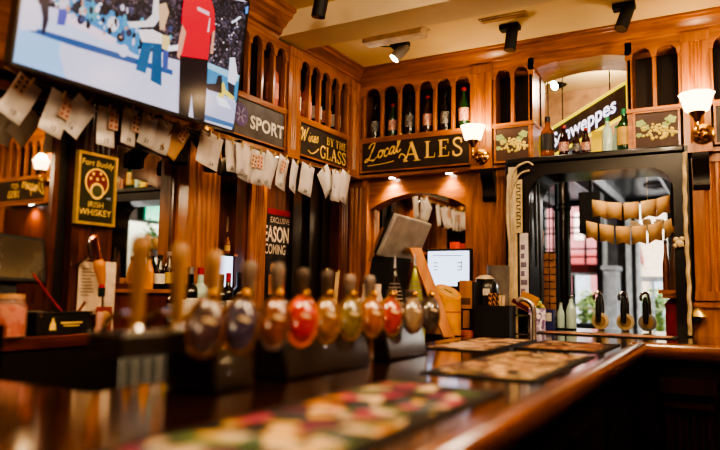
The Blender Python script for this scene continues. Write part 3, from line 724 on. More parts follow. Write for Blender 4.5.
# ------------------------------------------------------------------ paper card bunting
XS = .12
sp_pts = [(4, 67), (12, 71), (30, 80), (62, 92), (85, 102), (107, 109), (131, 111), (150, 117), (170, 123), (190, 128), (208, 133), (230, 140), (257, 149), (283, 157), (305, 164), (322, 168), (337, 172), (352, 176)]
sw = [P(x, y, 0, XS) for x, y in sp_pts]
solo('bunting_string', mb(plain('pale_string', (190, 176, 150), .8)).tube(cat_rom(sw, 4), .0018, 6), 'thin string of paper cards running below the television to the corner', 'string')
cards = [ # px, py top centre, width, height, roll, yaw, number, playing card, tone
 (30, 79, .098, .15, -27, 0, '10', (-.25, .78), 0), (62, 92, .10, .15, -16, 4, '15', (.25, .7), 0), (87, 100, .098, .14, -33, -4, '16', None, 0), (107, 106, .086, .142, -2, 0, '17', (.32, .72), 0),
 (130, 107, .08, .14, -5, 6, '19', (.38, .68), 0), (150, 114, .084, .125, -12, 0, '21', None, 0), (165, 119, .085, .135, -10, -3, '23', None, 0), (183, 125, .095, .15, -32, 0, '', (.1, .8), 1),
 (207, 133, .09, .13, -12, 3, '', None, 0), (216, 136, .095, .14, -14, -3, '24', None, 0), (230, 141, .09, .128, 4, 8, '26', None, 0), (240, 144, .088, .13, 2, 10, '27', None, 0), (249, 147, .1, .15, -12, 0, '28', (.42, .7), 0),
 (259, 151, .09, .15, -3, -5, '29', (.0, .7), 0), (272, 154, .105, .155, -18, 0, '31', None, 0), (284, 157, .1, .155, -14, 4, '32', (-.1, .7), 0), (295, 160, .09, .15, -18, 12, '33', None, 0), (308, 163, .115, .15, -12, -6, '34', None, 0),
 (322, 167, .14, .14, 38, 0, '36', None, 0), (333, 168, .08, .16, 2, 20, '', None, 0), (338, 169, .08, .16, -8, -16, '', None, 0), (346, 170, .11, .17, -16, 0, '38', None, 0)]
PIPC = plain('playing_card', (232, 196, 170), .6, noise=.03)
for i, (px, py, w, h, roll, yaw, num, pc, tone) in enumerate(cards):
    h *= 1.1 if i < 8 else 1.2; py += 3 if i < 8 else (1 if i < 16 else 3)
    o = P(px, py, 0, XS+.004+.003*(i % 3)); lab = 'white paper card' if not tone else 'tan turned paper card'
    if num: lab += ' numbered '+num
    if pc: lab += ' with playing card'
    th = thing('paper_card', lab+', '+ORD[i]+' from left on bunting', 'card', o, 'paper cards on the bunting string')
    th.rotation_euler = (R(roll), 0, R(yaw)); th.rotation_mode = 'XYZ'
    b = mb([PAPER, PAPERT][tone]); n = 5; vs = []
    for a in range(n+1):
        for c_ in range(3):
            yq = (c_/2-.5)*w; zq = -h*a/n+.006; vs.append((.006*math.sin(a*.9+i)*(a/n)+.004*abs(c_-1), yq, zq))
    fs = []
    for a in range(n):
        for c_ in range(2): q = a*3+c_; fs.append((q, q+3, q+4, q+1))
    b.add(vs, fs); o1 = part('sheet', b, th, world=False)
    so = o1.modifiers.new('thick', 'SOLIDIFY'); so.thickness = .0008
    if num:
        g = mb(INK).text(num, (.012, .0, -h+.018), uy, uz, .026, align='CENTER', bold=.01); part('number', g, th, world=False, label='handwritten number')
    if pc:
        g = mb(PIPC); cy_, cz_ = pc[0]*w, -h*(1-pc[1]); g.box(.012, .0128, cy_-.022, cy_+.022, cz_-.035, cz_+.035)
        g.mat(INK if i % 2 == 0 else REDINK)
        for a in (-1, 0, 1):
            for c_ in (-1, 1): g.box(.0129, .0133, cy_+c_*.011-.004, cy_+c_*.011+.004, cz_+a*.021-.005, cz_+a*.021+.005)
        part('playing_card', g, th, world=False, label='small playing card')
    g = mb(plain('peg_wood', (206, 176, 120), .6)).box(.0125, .02, -.004, .004, -.014, .016); part('peg', g, th, world=False)

# ------------------------------------------------------------------ ceiling fittings
def spotlamp(bx, by, dirv, label, lit=False, z=CE_F, scale=1, drop=.055, energy=0, tgt=None):
    th = thing('spotlight', label, 'lamp', (bx, by, z), 'black ceiling spotlights')
    part('base', mb(BLACKM).box(bx-.055, bx+.055, by-.03, by+.03, z-.028, z), th)
    j = Vector((bx+.01, by, z-drop)); d = Vector(dirv).normalized()
    part('stem', mb(STEELD).tube([(bx+.01, by, z-.028), j], .008), th)
    e0 = j-d*.045; e1 = j+d*.095*scale
    part('head', mb(plain('lamp_grey', (124, 120, 116), .4) if lit else BLACKM).tube([e0, e0+d*.004, e1], [.026, .033, .033], 18), th)
    part('lens', mb(LENS if lit else plain('lamp_lens_off', (120, 100, 80), .2)).tube([e1-d*.001, e1+d*.002], [.029, .029], 18), th)
    if energy: light('spot_beam', 'SPOT', e1+d*.01, energy, (1, .82, .62), .03, tgt or (e1+d), R(80), .7)
p = P(400, 44, 2, CE_F-.01); spotlamp(p.x, p.y, (-.55, -.35, -.75), 'lit ceiling spotlight above the Local Ales shelf', True, scale=.7, energy=8)
p = P(510, 27, 2, CE_F-.01); spotlamp(p.x, p.y, (-.1, -.1, -1), 'black ceiling spotlight in the middle, hanging down', energy=10, tgt=(1.0, .1, 1.6))
p = P(624, 6, 2, CE_F-.01); spotlamp(p.x, p.y, (-.25, -.3, -.9), 'black ceiling spotlight at right above the grape panel', energy=10, tgt=(1.9, .1, 1.5))
# nearer spot, seen from below at the top edge
p = P(321, 10, 2, 2.79); q = P(321, -12, 2, CE_N)
th = thing('spotlight', 'black cylinder spotlight hanging at the top edge in front of the beam', 'lamp', (p.x, p.y, CE_N), 'black ceiling spotlights')
part('head', mb(BLACKM).tube([D(318, 17, 3.3), D(323, -8, 3.3)], .035, 20), th); part('stem', mb(BLACKM).tube([D(322, -4, 3.3), (D(322, -4, 3.3).x, D(322, -4, 3.3).y, CE_N)], .008), th)
part('lens', mb(plain('lamp_lens_off', (120, 100, 80), .2)).tube([D(318, 17.2, 3.3), D(318, 17, 3.3)], .03, 18), th)
# ceiling panel fittings
def ceiling_panel(p0, p1, w, h, m, label):
    a = P(*p0, 2, CE_F); c_ = P(*p1, 2, CE_F); u = (c_-a); L = u.length; u.normalize(); v = Vector((0, 0, 1)).cross(u)
    th = thing('ceiling_fitting', label, 'fitting', (a+c_)/2)
    b = mb(m).obox((a+c_)/2-Vector((0, 0, h/2-.0005)), u, v, (0, 0, 1), L/2, w/2, h/2); bev(part('cover', b, th), .004)
    b = mb(plain('fitting_trim', (200, 180, 150), .5)).obox((a+c_)/2-Vector((0, 0, .004)), u, v, (0, 0, 1), L/2+.012, w/2+.012, .0035); part('rim', b, th)
ceiling_panel((366, 37), (424, 26), .1, .055, plain('pale_fitting', (226, 212, 190), .5), 'long pale box fitting on the ceiling near the lit spotlight')
ceiling_panel((482, 21), (525, 13), .045, .012, plain('brown_fitting', (176, 138, 92), .6), 'narrow tan strip on the ceiling above the middle spotlight')
p0, p1 = P(369, 43, 2, CE_F-.006), P(398, 46, 2, CE_F-.02)
solo('lamp_cable', mb(BLACKM).tube(cat_rom([p0, (p0+p1)/2-Vector((0, 0, .012)), p1], 6), .004), 'short dark cable from ceiling box to the lit spotlight', 'cable')

# ------------------------------------------------------------------ window opening in the back wall: black frame
def rrect(x0, x1, z0, z1, r, n=7):
    pts = [(x0, z0), (x1, z0)]
    for i in range(n+1):
        a = R(90*i/n); pts.append((x1-r+r*math.cos(a), z1-r+r*math.sin(a)))
    for i in range(n+1):
        a = R(90+90*i/n); pts.append((x0+r+r*math.cos(a), z1-r+r*math.sin(a)))
    return pts
inn = rrect(1.205, 1.985, 1.13, 2.045, .13); n = len(inn)
b = mb(BLACKG)
outp = []
for (a, z) in inn:
    if z <= 1.131: outp.append((1.062 if a < 1.5 else 2.062, 1.13))
    else:
        cx, cz = 1.56, 1.7; outp.append((min(max(cx+(a-cx)*1.7, 1.062), 2.062), min(cz+(z-cz)*1.8, 2.15)))
for y_, rev in ((-.03, 0), (.28, 1)):
    pass
vs = [(a, -.03, z) for a, z in inn]+[(a, -.03, z) for a, z in outp]+[(a, .3, z) for a, z in inn]+[(a, .3, z) for a, z in outp]
fs = []
for i in range(1, n):
    j = (i+1) % n
    fs += [(i, j, n+j, n+i), (2*n+j, 2*n+i, 3*n+i, 3*n+j), (j, i, 2*n+i, 2*n+j), (n+i, n+j, 3*n+j, 3*n+i)]
b.add(vs, fs); struct('trim_%d' % k, b); k += 1
b = mb(BLACKG).box(1.075, 2.045, -.05, .3, 2.115, 2.155); o = struct('trim_%d' % k, b); bev(o, .01, 3); k += 1
struct('trim_%d' % k, mb(WOODD).box(1.08, 2.05, 0, .3, 2.156, 2.16)); k += 1
# shelf things
zs = 2.1605
def sx(px): return P(px, 155, 1, .06).x
bottle((sx(549), .03, zs), 'square', GLAMBER, plain('black_label', (30, 28, 28), .5), CAPB, 'amber whiskey bottle with black label at left end of the lintel shelf', 'bottles on the lintel shelf', .98)
bottle((sx(564), .06, zs), 'mixer', GLCOLA, LBLR, CAPR, 'cola bottle with red label next to the amber whiskey', 'bottles on the lintel shelf', 1.0)
bottle((sx(577), .04, zs), 'mixer', GLCOLA, LBLB, CAPB, 'small dark bottle with grey label between two red-topped bottles', 'bottles on the lintel shelf', .75)
bottle((sx(586), .06, zs), 'mixer', GLCOLA, LBLR, CAPR, 'small cola bottle with red cap left of the yellow card', 'bottles on the lintel shelf', .85)
bottle((sx(608), .05, zs), 'spirit', GLPALE, None, CAPG, 'clear tonic bottle with green top right of the yellow card', 'bottles on the lintel shelf', .72)
bottle((sx(625), .06, zs), 'square', GLGREEN, LBLG, CAPG, 'dark green bottle with gold label at right end of the lintel shelf', 'bottles on the lintel shelf', 1.0)
bottle((sx(616), .12, zs), 'mixer', GLPALE, None, CAPG, 'small pale bottle behind the tonic bottle', 'bottles on the lintel shelf', .9)
x_ = sx(598); b = mb(plain('yellow_card', (226, 206, 66), .5)); b.obox((x_, .05, zs+.07), (1, 0, 0), (0, .2, 1), (0, 1, -.2), .034, .07, .0015)
b.mat(INK).obox((x_, .046, zs+.045), (1, 0, 0), (0, .2, 1), (0, 1, -.2), .018, .008, .002)
solo('menu_card', b, 'yellow card leaning among the bottles on the lintel shelf', 'card')
x_ = sx(541); solo('menu_card', mb(MATS['yellow_card']).obox((x_, .1, zs+.075), (.5, 1, 0), (0, 0, 1), (1, -.5, 0), .03, .074, .0015), 'narrow yellow card standing left of the amber whiskey bottle', 'card')

# slanting yellow-edged sign behind the opening
q0, q1, q2, q3 = D(549, 129, 4.75), D(628, 82, 4.05), D(628, 113, 4.05), D(549, 160, 4.75)
u = ((q1-q0)+(q2-q3)).normalized(); v = (q0-q3).normalized(); v = (v-u*v.dot(u)).normalized(); nrm = u.cross(v)
if nrm.y > 0: nrm = -nrm
cc = (q0+q1+q2+q3)/4; hl = ((q1-q0).length+(q2-q3).length)/4; hh = (q0-q3).dot(v)/2
th = thing('hanging_sign', 'slanting yellow-edged sign with raised white lettering above the lintel shelf', 'sign', cc-Vector((0, 0, .2)))
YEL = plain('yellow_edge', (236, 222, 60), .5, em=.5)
shear = (q0-q3)
def onb(a, b_, e=0): return cc+u*a+Vector((0, 0, 1))*b_+nrm*e
Z1 = Vector((0, 0, 1))
b = mb(plain('sign_slate', (104, 96, 98), .5))
b.add([onb(-hl, -.1), onb(hl, -.1), onb(hl, .1), onb(-hl, .1)] + [onb(-hl, -.1, -.012), onb(hl, -.1, -.012), onb(hl, .1, -.012), onb(-hl, .1, -.012)], [(0, 1, 2, 3), (7, 6, 5, 4), (0, 4, 5, 1), (1, 5, 6, 2), (2, 6, 7, 3), (3, 7, 4, 0)])
part('panel', b, th)
b = mb(YEL)
for a0, b0, a1, b1 in ((-hl, .1, hl, .1), (-hl, -.1, hl, -.1), (hl, -.1, hl, .1), (-hl, -.1, -hl, .1)): b.tube([onb(a0, b0, .002), onb(a1, b1, .002)], .011, 6)
part('yellow_border', b, th, label='bright yellow border')
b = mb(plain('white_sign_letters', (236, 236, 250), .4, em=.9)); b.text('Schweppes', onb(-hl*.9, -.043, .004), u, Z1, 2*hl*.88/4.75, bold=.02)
part('lettering', b, th, label='white raised lettering')
b = mb(plain('blue_sign_shadow', (70, 70, 150), .4)); b.text('Schweppes', onb(-hl*.9+.006, -.05, .002), u, Z1, 2*hl*.88/4.75, bold=.03); part('letter_shadow', b, th)
b = mb(STEELD)
for a in (-.6, .6): b.tube([onb(hl*a, .1), onb(hl*a, .1)*1.0+Vector((0, 0, 2.96-onb(hl*a, .1).z))], .004, 6)
part('hanging_wire', b, th)
p = D(559, 84, 5.1)
th = thing('spotlight', 'lit ceiling spotlight seen through the opening above the lintel shelf', 'lamp', (p.x, p.y, 2.955), 'black ceiling spotlights')
d = Vector((-.5, -.75, -.45)).normalized()
part('head', mb(STEELD).tube([p-d*.05, p+d*.05], .036, 18), th); part('lens', mb(LENS).tube([p+d*.05, p+d*.053], .031, 18), th); part('stem', mb(STEELD).tube([p-d*.03, (p.x, p.y, 2.955)], .008), th)

# ------------------------------------------------------------------ room beyond the opening
struct('wall_side_1', mb(plain('far_side_wall', (70, 52, 44), .7)).box(-1.3, -1.2, .3, 4.7, 0, 3.0).box(3.6, 3.7, .3, 1.9, 0, 3.0).box(3.6, 3.7, 3.7, 4.7, 0, 3.0).box(3.6, 3.7, 1.9, 3.7, 0, 1.1).box(3.6, 3.7, 1.9, 3.7, 2.15, 3.0))
b = mb(CEIL).box(-1.3, 3.7, .3, 1.4, 2.955, 3.05); struct('ceiling_1', b)
TIN = plain('dark_tin_ceiling', (112, 114, 118), .3, noise=.35, nscale=30)
b = mb(TIN).box(-1.3, 3.7, 1.4, 4.6, 2.5, 2.6); b.mat(plain('tan_fascia', (168, 132, 96), .7)).box(-1.3, 3.7, 1.38, 1.4, 2.5, 3.0); struct('ceiling_2', b)
BMW = plain('beam_highlight', (190, 194, 200), .35)  # pale strips put the white highlights along the beams into colour
b = mb(BLACKM); 
for x in (.2, .95, 1.7): b.box(x, x+.16, 1.4, 4.6, 2.42, 2.5)
b.mat(BMW)
for x in (.2, .95, 1.7): b.box(x-.02, x, 1.4, 4.6, 2.41, 2.5).box(x+.16, x+.18, 1.4, 4.6, 2.41, 2.5)
struct('trim_%d' % k, b); k += 1
p = P(661, 185, 2, 2.49)
solo('ceiling_rose', mb(plain('pale_rose', (190, 192, 198), .5)).lathe([(.0, 2.5), (.17, 2.5), (.17, 2.475), (.13, 2.465), (.12, 2.48), (.05, 2.48), (.045, 2.46), (0, 2.455)], (p.x, min(p.y, 4.2), 0), 24), 'pale round moulding on the dark ceiling beyond the opening', 'moulding')
# far window wall
YW = 4.6
DARKP = plain('dark_paint', (30, 30, 34), .4)
def wx(px): return P(px, 260, 1, YW).x
b = mb(DARKP); b.box(-1.3, wx(545), YW, YW+.12, 0, 2.6).box(wx(598), wx(606), YW-.1, YW+.12, 0, 2.6).box(wx(668), 3.7, YW, YW+.12, 0, 2.6).box(wx(545), wx(598), YW, YW+.12, 0, .98).box(wx(640), wx(668), YW, YW+.12, 0, .7).box(-1.3, 3.7, YW, YW+.12, 2.44, 2.6)
b.mat(plain('red_transom', (132, 40, 40), .5)).box(wx(545), wx(598), YW, YW+.1, 1.60, 1.70)
b.mat(plain('white_frame_lit_edge', (216, 222, 226), .5)).box(wx(604.5), wx(607.5), YW-.14, YW-.1, .3, 2.44).box(wx(627), wx(632), YW-.1, YW+.06, .3, 2.44).box(wx(545), wx(598), YW-.02, YW, 1.57, 1.6).box(wx(637), wx(640), YW-.1, YW+.06, .3, 2.44)  # thin strip on the dark post paints its lit edge; other frames are white
b.mat(plain('grey_panel', (104, 102, 104), .6)).box(wx(607.5), wx(627), YW, YW+.05, 0, 2.44).box(wx(632), wx(637), YW, YW+.05, 0, 2.44)
struct('wall_window_side', b)
th = thing('window_1', 'tall dark glazed window with thin black bars', 'window', (wx(572), YW, 1.0)); th['kind'] = 'structure'
del th['category']; del th['label']
b = mb(DARKP)
for px in (553, 585): b.box(wx(px)-.012, wx(px)+.012, YW+.03, YW+.06, 1.7, 2.44)
for z in (1.8, 1.9, 2.1, 2.17, 2.3): b.box(wx(545), wx(598), YW+.03, YW+.06, z-.01, z+.01)
b.box(wx(571), wx(574), YW+.03, YW+.08, .98, 1.6)
part('window_frame', b, th)
PANE = MATS.get('pane')
m, t, bs = nt('pane'); bs.inputs['Transmission Weight'].default_value = 1; bs.inputs['Roughness'].default_value = 0; bs.inputs['IOR'].default_value = 1.02; bs.inputs['Base Color'].default_value = (.97, .98, .97, 1); MATS['pane'] = m
part('pane', mb(m).box(wx(545), wx(598), YW+.044, YW+.048, .98, 2.44), th)
th = thing('window_2', '', '', (wx(652), YW, .7)); del th['category']; del th['label']; th['kind'] = 'structure'
part('window_frame', mb(plain('pale_window_frame', (200, 206, 214), .5)).box(wx(640), wx(668), YW+.02, YW+.06, 1.5, 1.56).box(wx(640), wx(668), YW+.02, YW+.06, .68, .74).box(wx(652)-.012, wx(652)+.012, YW+.02, YW+.06, .74, 1.5), th)
part('pane', mb(m).box(wx(640), wx(668), YW+.044, YW+.048, .7, 2.44), th)
# grey door-like cabinet between the posts
x0, x1 = wx(609), wx(622)
th = thing('grey_cabinet', 'tall pale grey panelled cabinet seen between the posts beyond the opening', 'cabinet', ((x0+x1)/2, YW-.3, 0))
GC = plain('grey_cabinet_paint', (206, 212, 220), .5)
bev(part('carcass', mb(GC).box(x0, x1, YW-.45, YW-.14, 0, 1.62), th)); part('cornice', mb(GC).box(x0-.02, x1+.02, YW-.47, YW-.13, 1.62, 1.67), th)
part('door', mb(GC).box(x0+.03, x1-.03, YW-.458, YW-.45, 1.16, 1.57).box(x0+.03, x1-.03, YW-.458, YW-.45, .5, 1.1), th)
# black iron column
p0 = P(555, 250, 1, 1.6); p1 = P(571, 250, 1, 1.6); xc, rc = (p0.x+p1.x)/2, (p1.x-p0.x)/2*.96
th = thing('iron_column', 'thick black cast iron column beyond the opening', 'column', (xc, 1.6, 0))
part('shaft', mb(BLACKG).lathe([(rc, 0), (rc, 2.5)], (xc, 1.6, 0), 24), th)
part('collar', mb(BLACKG).lathe([(rc, 2.02), (rc*1.15, 2.03), (rc*1.15, 2.06), (rc, 2.07)], (xc, 1.6, 0), 24), th)
part('base', mb(BLACKG).lathe([(rc, .2), (rc*1.3, .15), (rc*1.4, 0), (0, 0)], (xc, 1.6, 0), 24), th)
# street outside
struct('ground', mb(plain('street', (150, 146, 142), .9)).box(-14, 14, 4.8, 22, -.2, -.05))
YF = 11
def fx(px): return P(px, 250, 1, YF).x
th = thing('street_building', 'dusty pink building with pale windows across the street', 'building', ((fx(540)+fx(600))/2, YF, -.05))
b = mb(plain('pink_brick', (160, 100, 104), .8, noise=.12, nscale=3)).box(fx(520), fx(618), YF, YF+.6, -.05, 5.5); part('wall', b, th)
part('window', mb(plain('pale_glass_front', (150, 160, 170), .3)).box(fx(572), fx(590), YF-.05, YF, .3, 1.9), th)
part('window', mb(plain('cream_window', (222, 200, 190), .5)).box(fx(575), fx(584), YF-.04, YF, 2.5, 3.1), th)
part('cornice', mb(plain('red_band', (150, 60, 58), .6)).box(fx(545), fx(600), YF-.12, YF, 1.98, 2.2), th)
th = thing('street_building', 'cream building with steep red gable beyond the right window', 'building', (fx(660), YF+2, -.05))
part('wall', mb(plain('cream_render', (190, 178, 162), .8)).box(fx(630), fx(720), YF+2, YF+2.6, -.05, 4.8), th)
b = mb(plain('red_roof', (128, 52, 52), .7)); xa, xb, xc2 = P(628, 235, 1, YF+1.9), P(658, 264, 1, YF+1.9), P(636, 264, 1, YF+1.9); b.prism([(xa.x-.9, xc2.z), (xb.x-.3, xc2.z), (xa.x+.05, xa.z+1.2), (xa.x-.9, xa.z+1.2)], lambda a, z, d: (a, d, z), YF+1.8, YF+1.99)
part('gable', b, th)
part('window', mb(plain('blue_grey_glass', (150, 166, 182), .3)).box(fx(640), fx(668), YF+1.92, YF+2, .3, 1.75), th)
def shrub(px0, px1, z1, y, label, seed, cols):
    rnd = random.Random(seed); x0, x1 = P(px0, 300, 1, y).x, P(px1, 300, 1, y).x; cx = (x0+x1)/2
    th = thing('potted_shrub', label, 'plant', (cx, y, -.05), 'shrubs outside the windows')
    b = mb(speck('leaf_%d' % seed, cols, 26, rough=.6))
    for i in range(900):
        a = rnd.uniform(0, 6.28); rr = rnd.random()**.5; zq = rnd.uniform(.25, z1)
        p = Vector((cx+(x1-x0)/2*rr*math.cos(a), y+.25*rr*math.sin(a), zq+rnd.uniform(-.1, .1)))
        d = Vector((rnd.uniform(-1, 1), rnd.uniform(-1, 1), rnd.uniform(-.6, 1))).normalized(); e = d.cross(Vector((rnd.uniform(-1, 1), rnd.uniform(-1, 1), .3))).normalized()
        l = rnd.uniform(.03, .06); b.add([p-d*l, p+e*l*.5, p+d*l, p-e*l*.5], [(0, 1, 2, 3)])
    part('foliage', b, th); part('planter', mb(plain('planter', (90, 70, 56), .7)).box(x0, x1, y-.2, y+.2, -.05, .3), th)
LEAF = [(150, 176, 84), (206, 214, 130), (96, 130, 60), (228, 226, 170), (180, 200, 110)]
shrub(545, 571, 1.25, 5.6, 'yellow-green shrub outside left part of the barred window', 1, LEAF)
shrub(578, 606, 1.3, 5.6, 'yellow-green shrub outside right part of the barred window', 2, LEAF)
shrub(638, 672, 1.35, 5.6, 'yellow-green shrub outside the right-hand window', 5, LEAF)

# teal board and ivy in the side window, seen in the middle mirror
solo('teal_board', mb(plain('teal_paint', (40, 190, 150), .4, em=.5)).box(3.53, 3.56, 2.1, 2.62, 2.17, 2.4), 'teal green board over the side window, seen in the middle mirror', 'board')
th = thing('hanging_ivy', 'leafy green hanging plant in the side window, seen in the middle mirror', 'plant', (3.4, 2.6, 1.78))
b = mb(speck('ivy_leaf', [(60, 130, 50), (96, 170, 70), (40, 96, 40), (130, 190, 90)], 26, rough=.6)); rnd = random.Random(12)
for i in range(700):
    p = Vector((3.4+rnd.gauss(0, .08), rnd.uniform(2.0, 3.3), 1.9+rnd.gauss(0, .09))); d = Vector((rnd.uniform(-1, 1), rnd.uniform(-1, 1), rnd.uniform(-1, .6))).normalized(); e = d.cross(Vector((rnd.uniform(-1, 1), rnd.uniform(-1, 1), .3))).normalized(); l = rnd.uniform(.025, .05)
    b.add([p-d*l, p+e*l*.5, p+d*l, p-e*l*.5], [(0, 1, 2, 3)])
part('foliage', b, th); part('trough', mb(BLACKM).box(3.3, 3.5, 2.0, 3.3, 1.7, 1.8).box(3.5, 3.6, 2.1, 2.14, 1.72, 1.76).box(3.5, 3.6, 3.1, 3.14, 1.72, 1.76), th)
# paper flags
TAN = plain('kraft_flag', (222, 176, 112), .8, noise=.05)
def flags(pts, n, y, lab, zoff):
    w = [P(a, c_, 1, y) for a, c_ in pts]; cr = cat_rom(w, 12)
    solo('bunting_string', mb(plain('dark_string', (60, 46, 34), .8)).tube(cr, .0018, 6), 'dark string holding the '+lab+' row of tan flags', 'string')
    L = len(cr)-1
    for i in range(n):
        a, c_ = cr[int(L*(i+.03)/n)], cr[int(L*(i+.97)/n)]; dp = Vector((0, 0, -.118)); off = Vector((0, -.004-.006*(i % 2), 0))
        ul = (c_-a).normalized()
        tl, tr = a+off+Vector((0, 0, .003)), c_+off+Vector((0, 0, .003)); mid = (tl+tr)/2
        b = mb(TAN if i != zoff else plain('kraft_flag_light', (226, 186, 128), .8))
        pts2 = [tl, tr, tr+dp+Vector((.0, .004, 0)), mid+dp*.86+Vector((0, -.005, 0)), tl+dp+Vector((0, .004, 0))]
        b.add(pts2+[mid+Vector((0, -.004, 0))], [(0, 4, 3, 5), (5, 3, 2, 1)])
        o = solo('paper_flag', b, 'tan paper flag, '+ORD[i]+' from left in the '+lab+' row beyond the opening', 'flag', 'tan paper flags beyond the opening')
        so = o.modifiers.new('thick', 'SOLIDIFY'); so.thickness = .001
flags([(592, 200), (612, 203), (632, 203), (653, 200), (671, 195)], 5, .62, 'upper', 3)
flags([(586, 221), (608, 226), (632, 227), (656, 224), (677, 217)], 6, .5, 'lower', -1)
# pale crumpled paper behind the flags
p = P(648, 226, 1, .8)
b = mb(plain('white_crumpled_paper', (240, 226, 200), .7)); rnd = random.Random(4)
for i in range(14):
    q = p+Vector((rnd.uniform(-.09, .09), rnd.uniform(-.02, .02), rnd.uniform(-.03, .03))); b.obox(q, (1, rnd.uniform(-1, 1), rnd.uniform(-.5, .5)), (0, 1, 0), (rnd.uniform(-.5, .5), 0, 1), .03, .002, .02)
b.tube([p, (p.x, p.y, 2.955)], .0015)
solo('paper_decoration', b, 'white crumpled paper hanging behind the upper tan flags', 'decoration')
# black loudspeaker
p = P(590, 213, 1, 1.75); th = thing('loudspeaker', 'black loudspeaker behind the left end of the tan flags', 'speaker', (p.x, p.y, p.z-.17))
bev(part('cabinet', mb(BLACKM).box(p.x-.08, p.x+.09, 1.7, 1.9, p.z-.17, p.z+.17), th)); part('grille', mb(plain('speaker_grille', (36, 36, 38), .8)).box(p.x-.07, p.x+.08, 1.692, 1.7, p.z-.16, p.z+.16), th)
part('bracket', mb(STEELD).tube([(p.x, 1.8, p.z+.16), (p.x, 1.8, 2.5)], .015), th)

# left jamb: cream post, banner, cards, straps
YJ = .12
def jx(px, z=250, y=YJ): return P(px, z, 1, y).x
b = mb(CREAM).box(jx(513), jx(522), -.045, .02, ZB, 2.1)
solo('jamb_post', bev(part('x', b, thing('x', 'x', 'x'))) and mb(CREAM).box(1.085, 1.135, -.05, .02, ZB+.001, 2.1), 'narrow cream post at left side of the black opening', 'post')
for o in [o for o in bpy.data.objects if o.name in ('x', 'x.001')]: bpy.data.objects.remove(o)
b = mb(plain('banner_cream', (216, 196, 146), .7)).box(1.125, 1.172, -.06, -.052, 1.7, 2.02)
b.mat(INK); rb_ = random.Random(3)
for i in range(13):
    z = 1.99-.021*i; b.box(1.138, 1.162, -.0615, -.0598, z-.003, z+.003); b.box(1.138+.019*(i % 2), 1.143+.019*(i % 2), -.0615, -.0598, z-.014, z)
solo('hanging_banner', b, 'narrow cream banner with dark lettering down the left jamb', 'banner')
b = mb(plain('white_card_strip', (222, 218, 222), .6)).box(1.15, 1.2, -.04, -.033, 1.3, 1.7); rnd = random.Random(8)
b.mat(plain('violet_print', (120, 112, 140), .6))
for i in range(6): z = 1.34+.052*i; b.box(1.156, 1.156+rnd.uniform(.02, .038), -.0412, -.04, z, z+.03)
solo('card_strip', b, 'long white strip of printed cards hanging on the left jamb', 'card')
b = mb(plain('frayed_paper', (206, 188, 156), .8)); rnd = random.Random(9)
for i in range(7):
    x = 1.075+rnd.uniform(0, .05); b.tube(cat_rom([(x, -.055, 2.08-rnd.uniform(0, .1)), (x+rnd.uniform(-.02, .02), -.06, 1.8), (x+rnd.uniform(-.02, .02), -.056, 1.5), (x+rnd.uniform(-.02, .02), -.055, 1.2)], 5), rnd.uniform(.003, .007), 6)
solo('ribbon_bundle', b, 'bundle of cream ribbons and cords hanging on the left jamb', 'ribbons', kind='stuff')
b = mb(plain('pale_rope', (196, 176, 140), .7)); b.tube(cat_rom([(1.09, -.06, 1.95), (1.13, -.065, 2.08), (1.2, -.065, 2.12), (1.24, -.06, 2.1)], 6), .007, 7); b.tube(cat_rom([(1.1, -.06, 1.9), (1.15, -.066, 2.04), (1.22, -.066, 2.07)], 6), .006, 7)
solo('looped_cord', b, 'pale cord looped at the top left corner of the opening', 'cord')
b = mb(BLACKM)
for dx, l in ((0, .6), (.028, .5), (.05, .72)): b.tube(cat_rom([(1.2+dx, .02, 2.0), (1.205+dx, .0, 1.8), (1.2+dx*1.3, .01, 2.0-l)], 5), .008, 6)
solo('hanging_strap', b, 'black straps hanging inside the left jamb', 'strap')
p = D(542, 238, 4.25)
solo('luggage_tag', mb(plain('peach_tag', (214, 160, 128), .6)).box(p.x-.012, p.x+.012, p.y-.002, p.y+.002, p.z-.05, p.z+.05).tube([(p.x, p.y, p.z+.05), (p.x-.02, p.y, p.z+.22)], .0015, 5), 'peach paper tag hanging by the black straps', 'tag')
# card of snack packets
p = P(550, 285, 1, .5)
th = thing('snack_card', 'hanging card of small dark red snack packets left of the iron column', 'packets', (p.x, .5, 1.18))
part('backing_card', mb(plain('card_dark', (50, 34, 30), .7)).box(p.x-.045, p.x+.045, .5, .503, 1.17, 1.62).box(p.x-.003, p.x+.003, .5, .503, 1.62, 2.955), th)
rnd = random.Random(2)
for i in range(9):
    for j in (-1, 1):
        z = 1.19+.047*i
        part('packet', mb(plain('packet_%d' % (i*2+j & 1), [(96, 34, 28), (176, 128, 96)][(i*2+j+i) & 1], .35)).obox((p.x+j*.021, .49, z+.02), (1, 0, rnd.uniform(-.2, .2)), (0, 1, .2), (0, 0, 1), .018, .008, .02), th)
# small things on the counter at the left of the opening
def onZ(px, py, z=ZB): return P(px, py, 2, z)
p = P(528, 305, 1, -.1)
th = thing('crisp_packet', 'orange-yellow packet leaning against the left jamb', 'packet', (p.x, -.1, ZB+.1))
b = mb(plain('orange_foil', (218, 150, 42), .35)); b.obox((p.x, -.1, 1.29), (1, .2, -.45), (.45, 0, 1), (0, 1, 0), .05, .05, .01); b.mat(plain('maroon_foil', (96, 24, 30), .4)).obox((p.x-.02, -.105, 1.265), (1, .2, -.6), (.6, 0, 1), (0, 1, 0), .075, .012, .012)
part('pouch', b, th); part('stand', mb(BLACKM).box(p.x-.02, p.x+.02, -.08, -.05, ZB, 1.3), th)
p = P(537, 322, 1, -.15)
b = mb(speck('violet_pattern', [(232, 224, 236), (170, 150, 196), (240, 236, 240), (120, 96, 150)], 50)).obox((p.x, -.15, ZB+.065), (1, .1, 0), (0, .15, 1), (0, 1, -.15), .045, .065, .012)
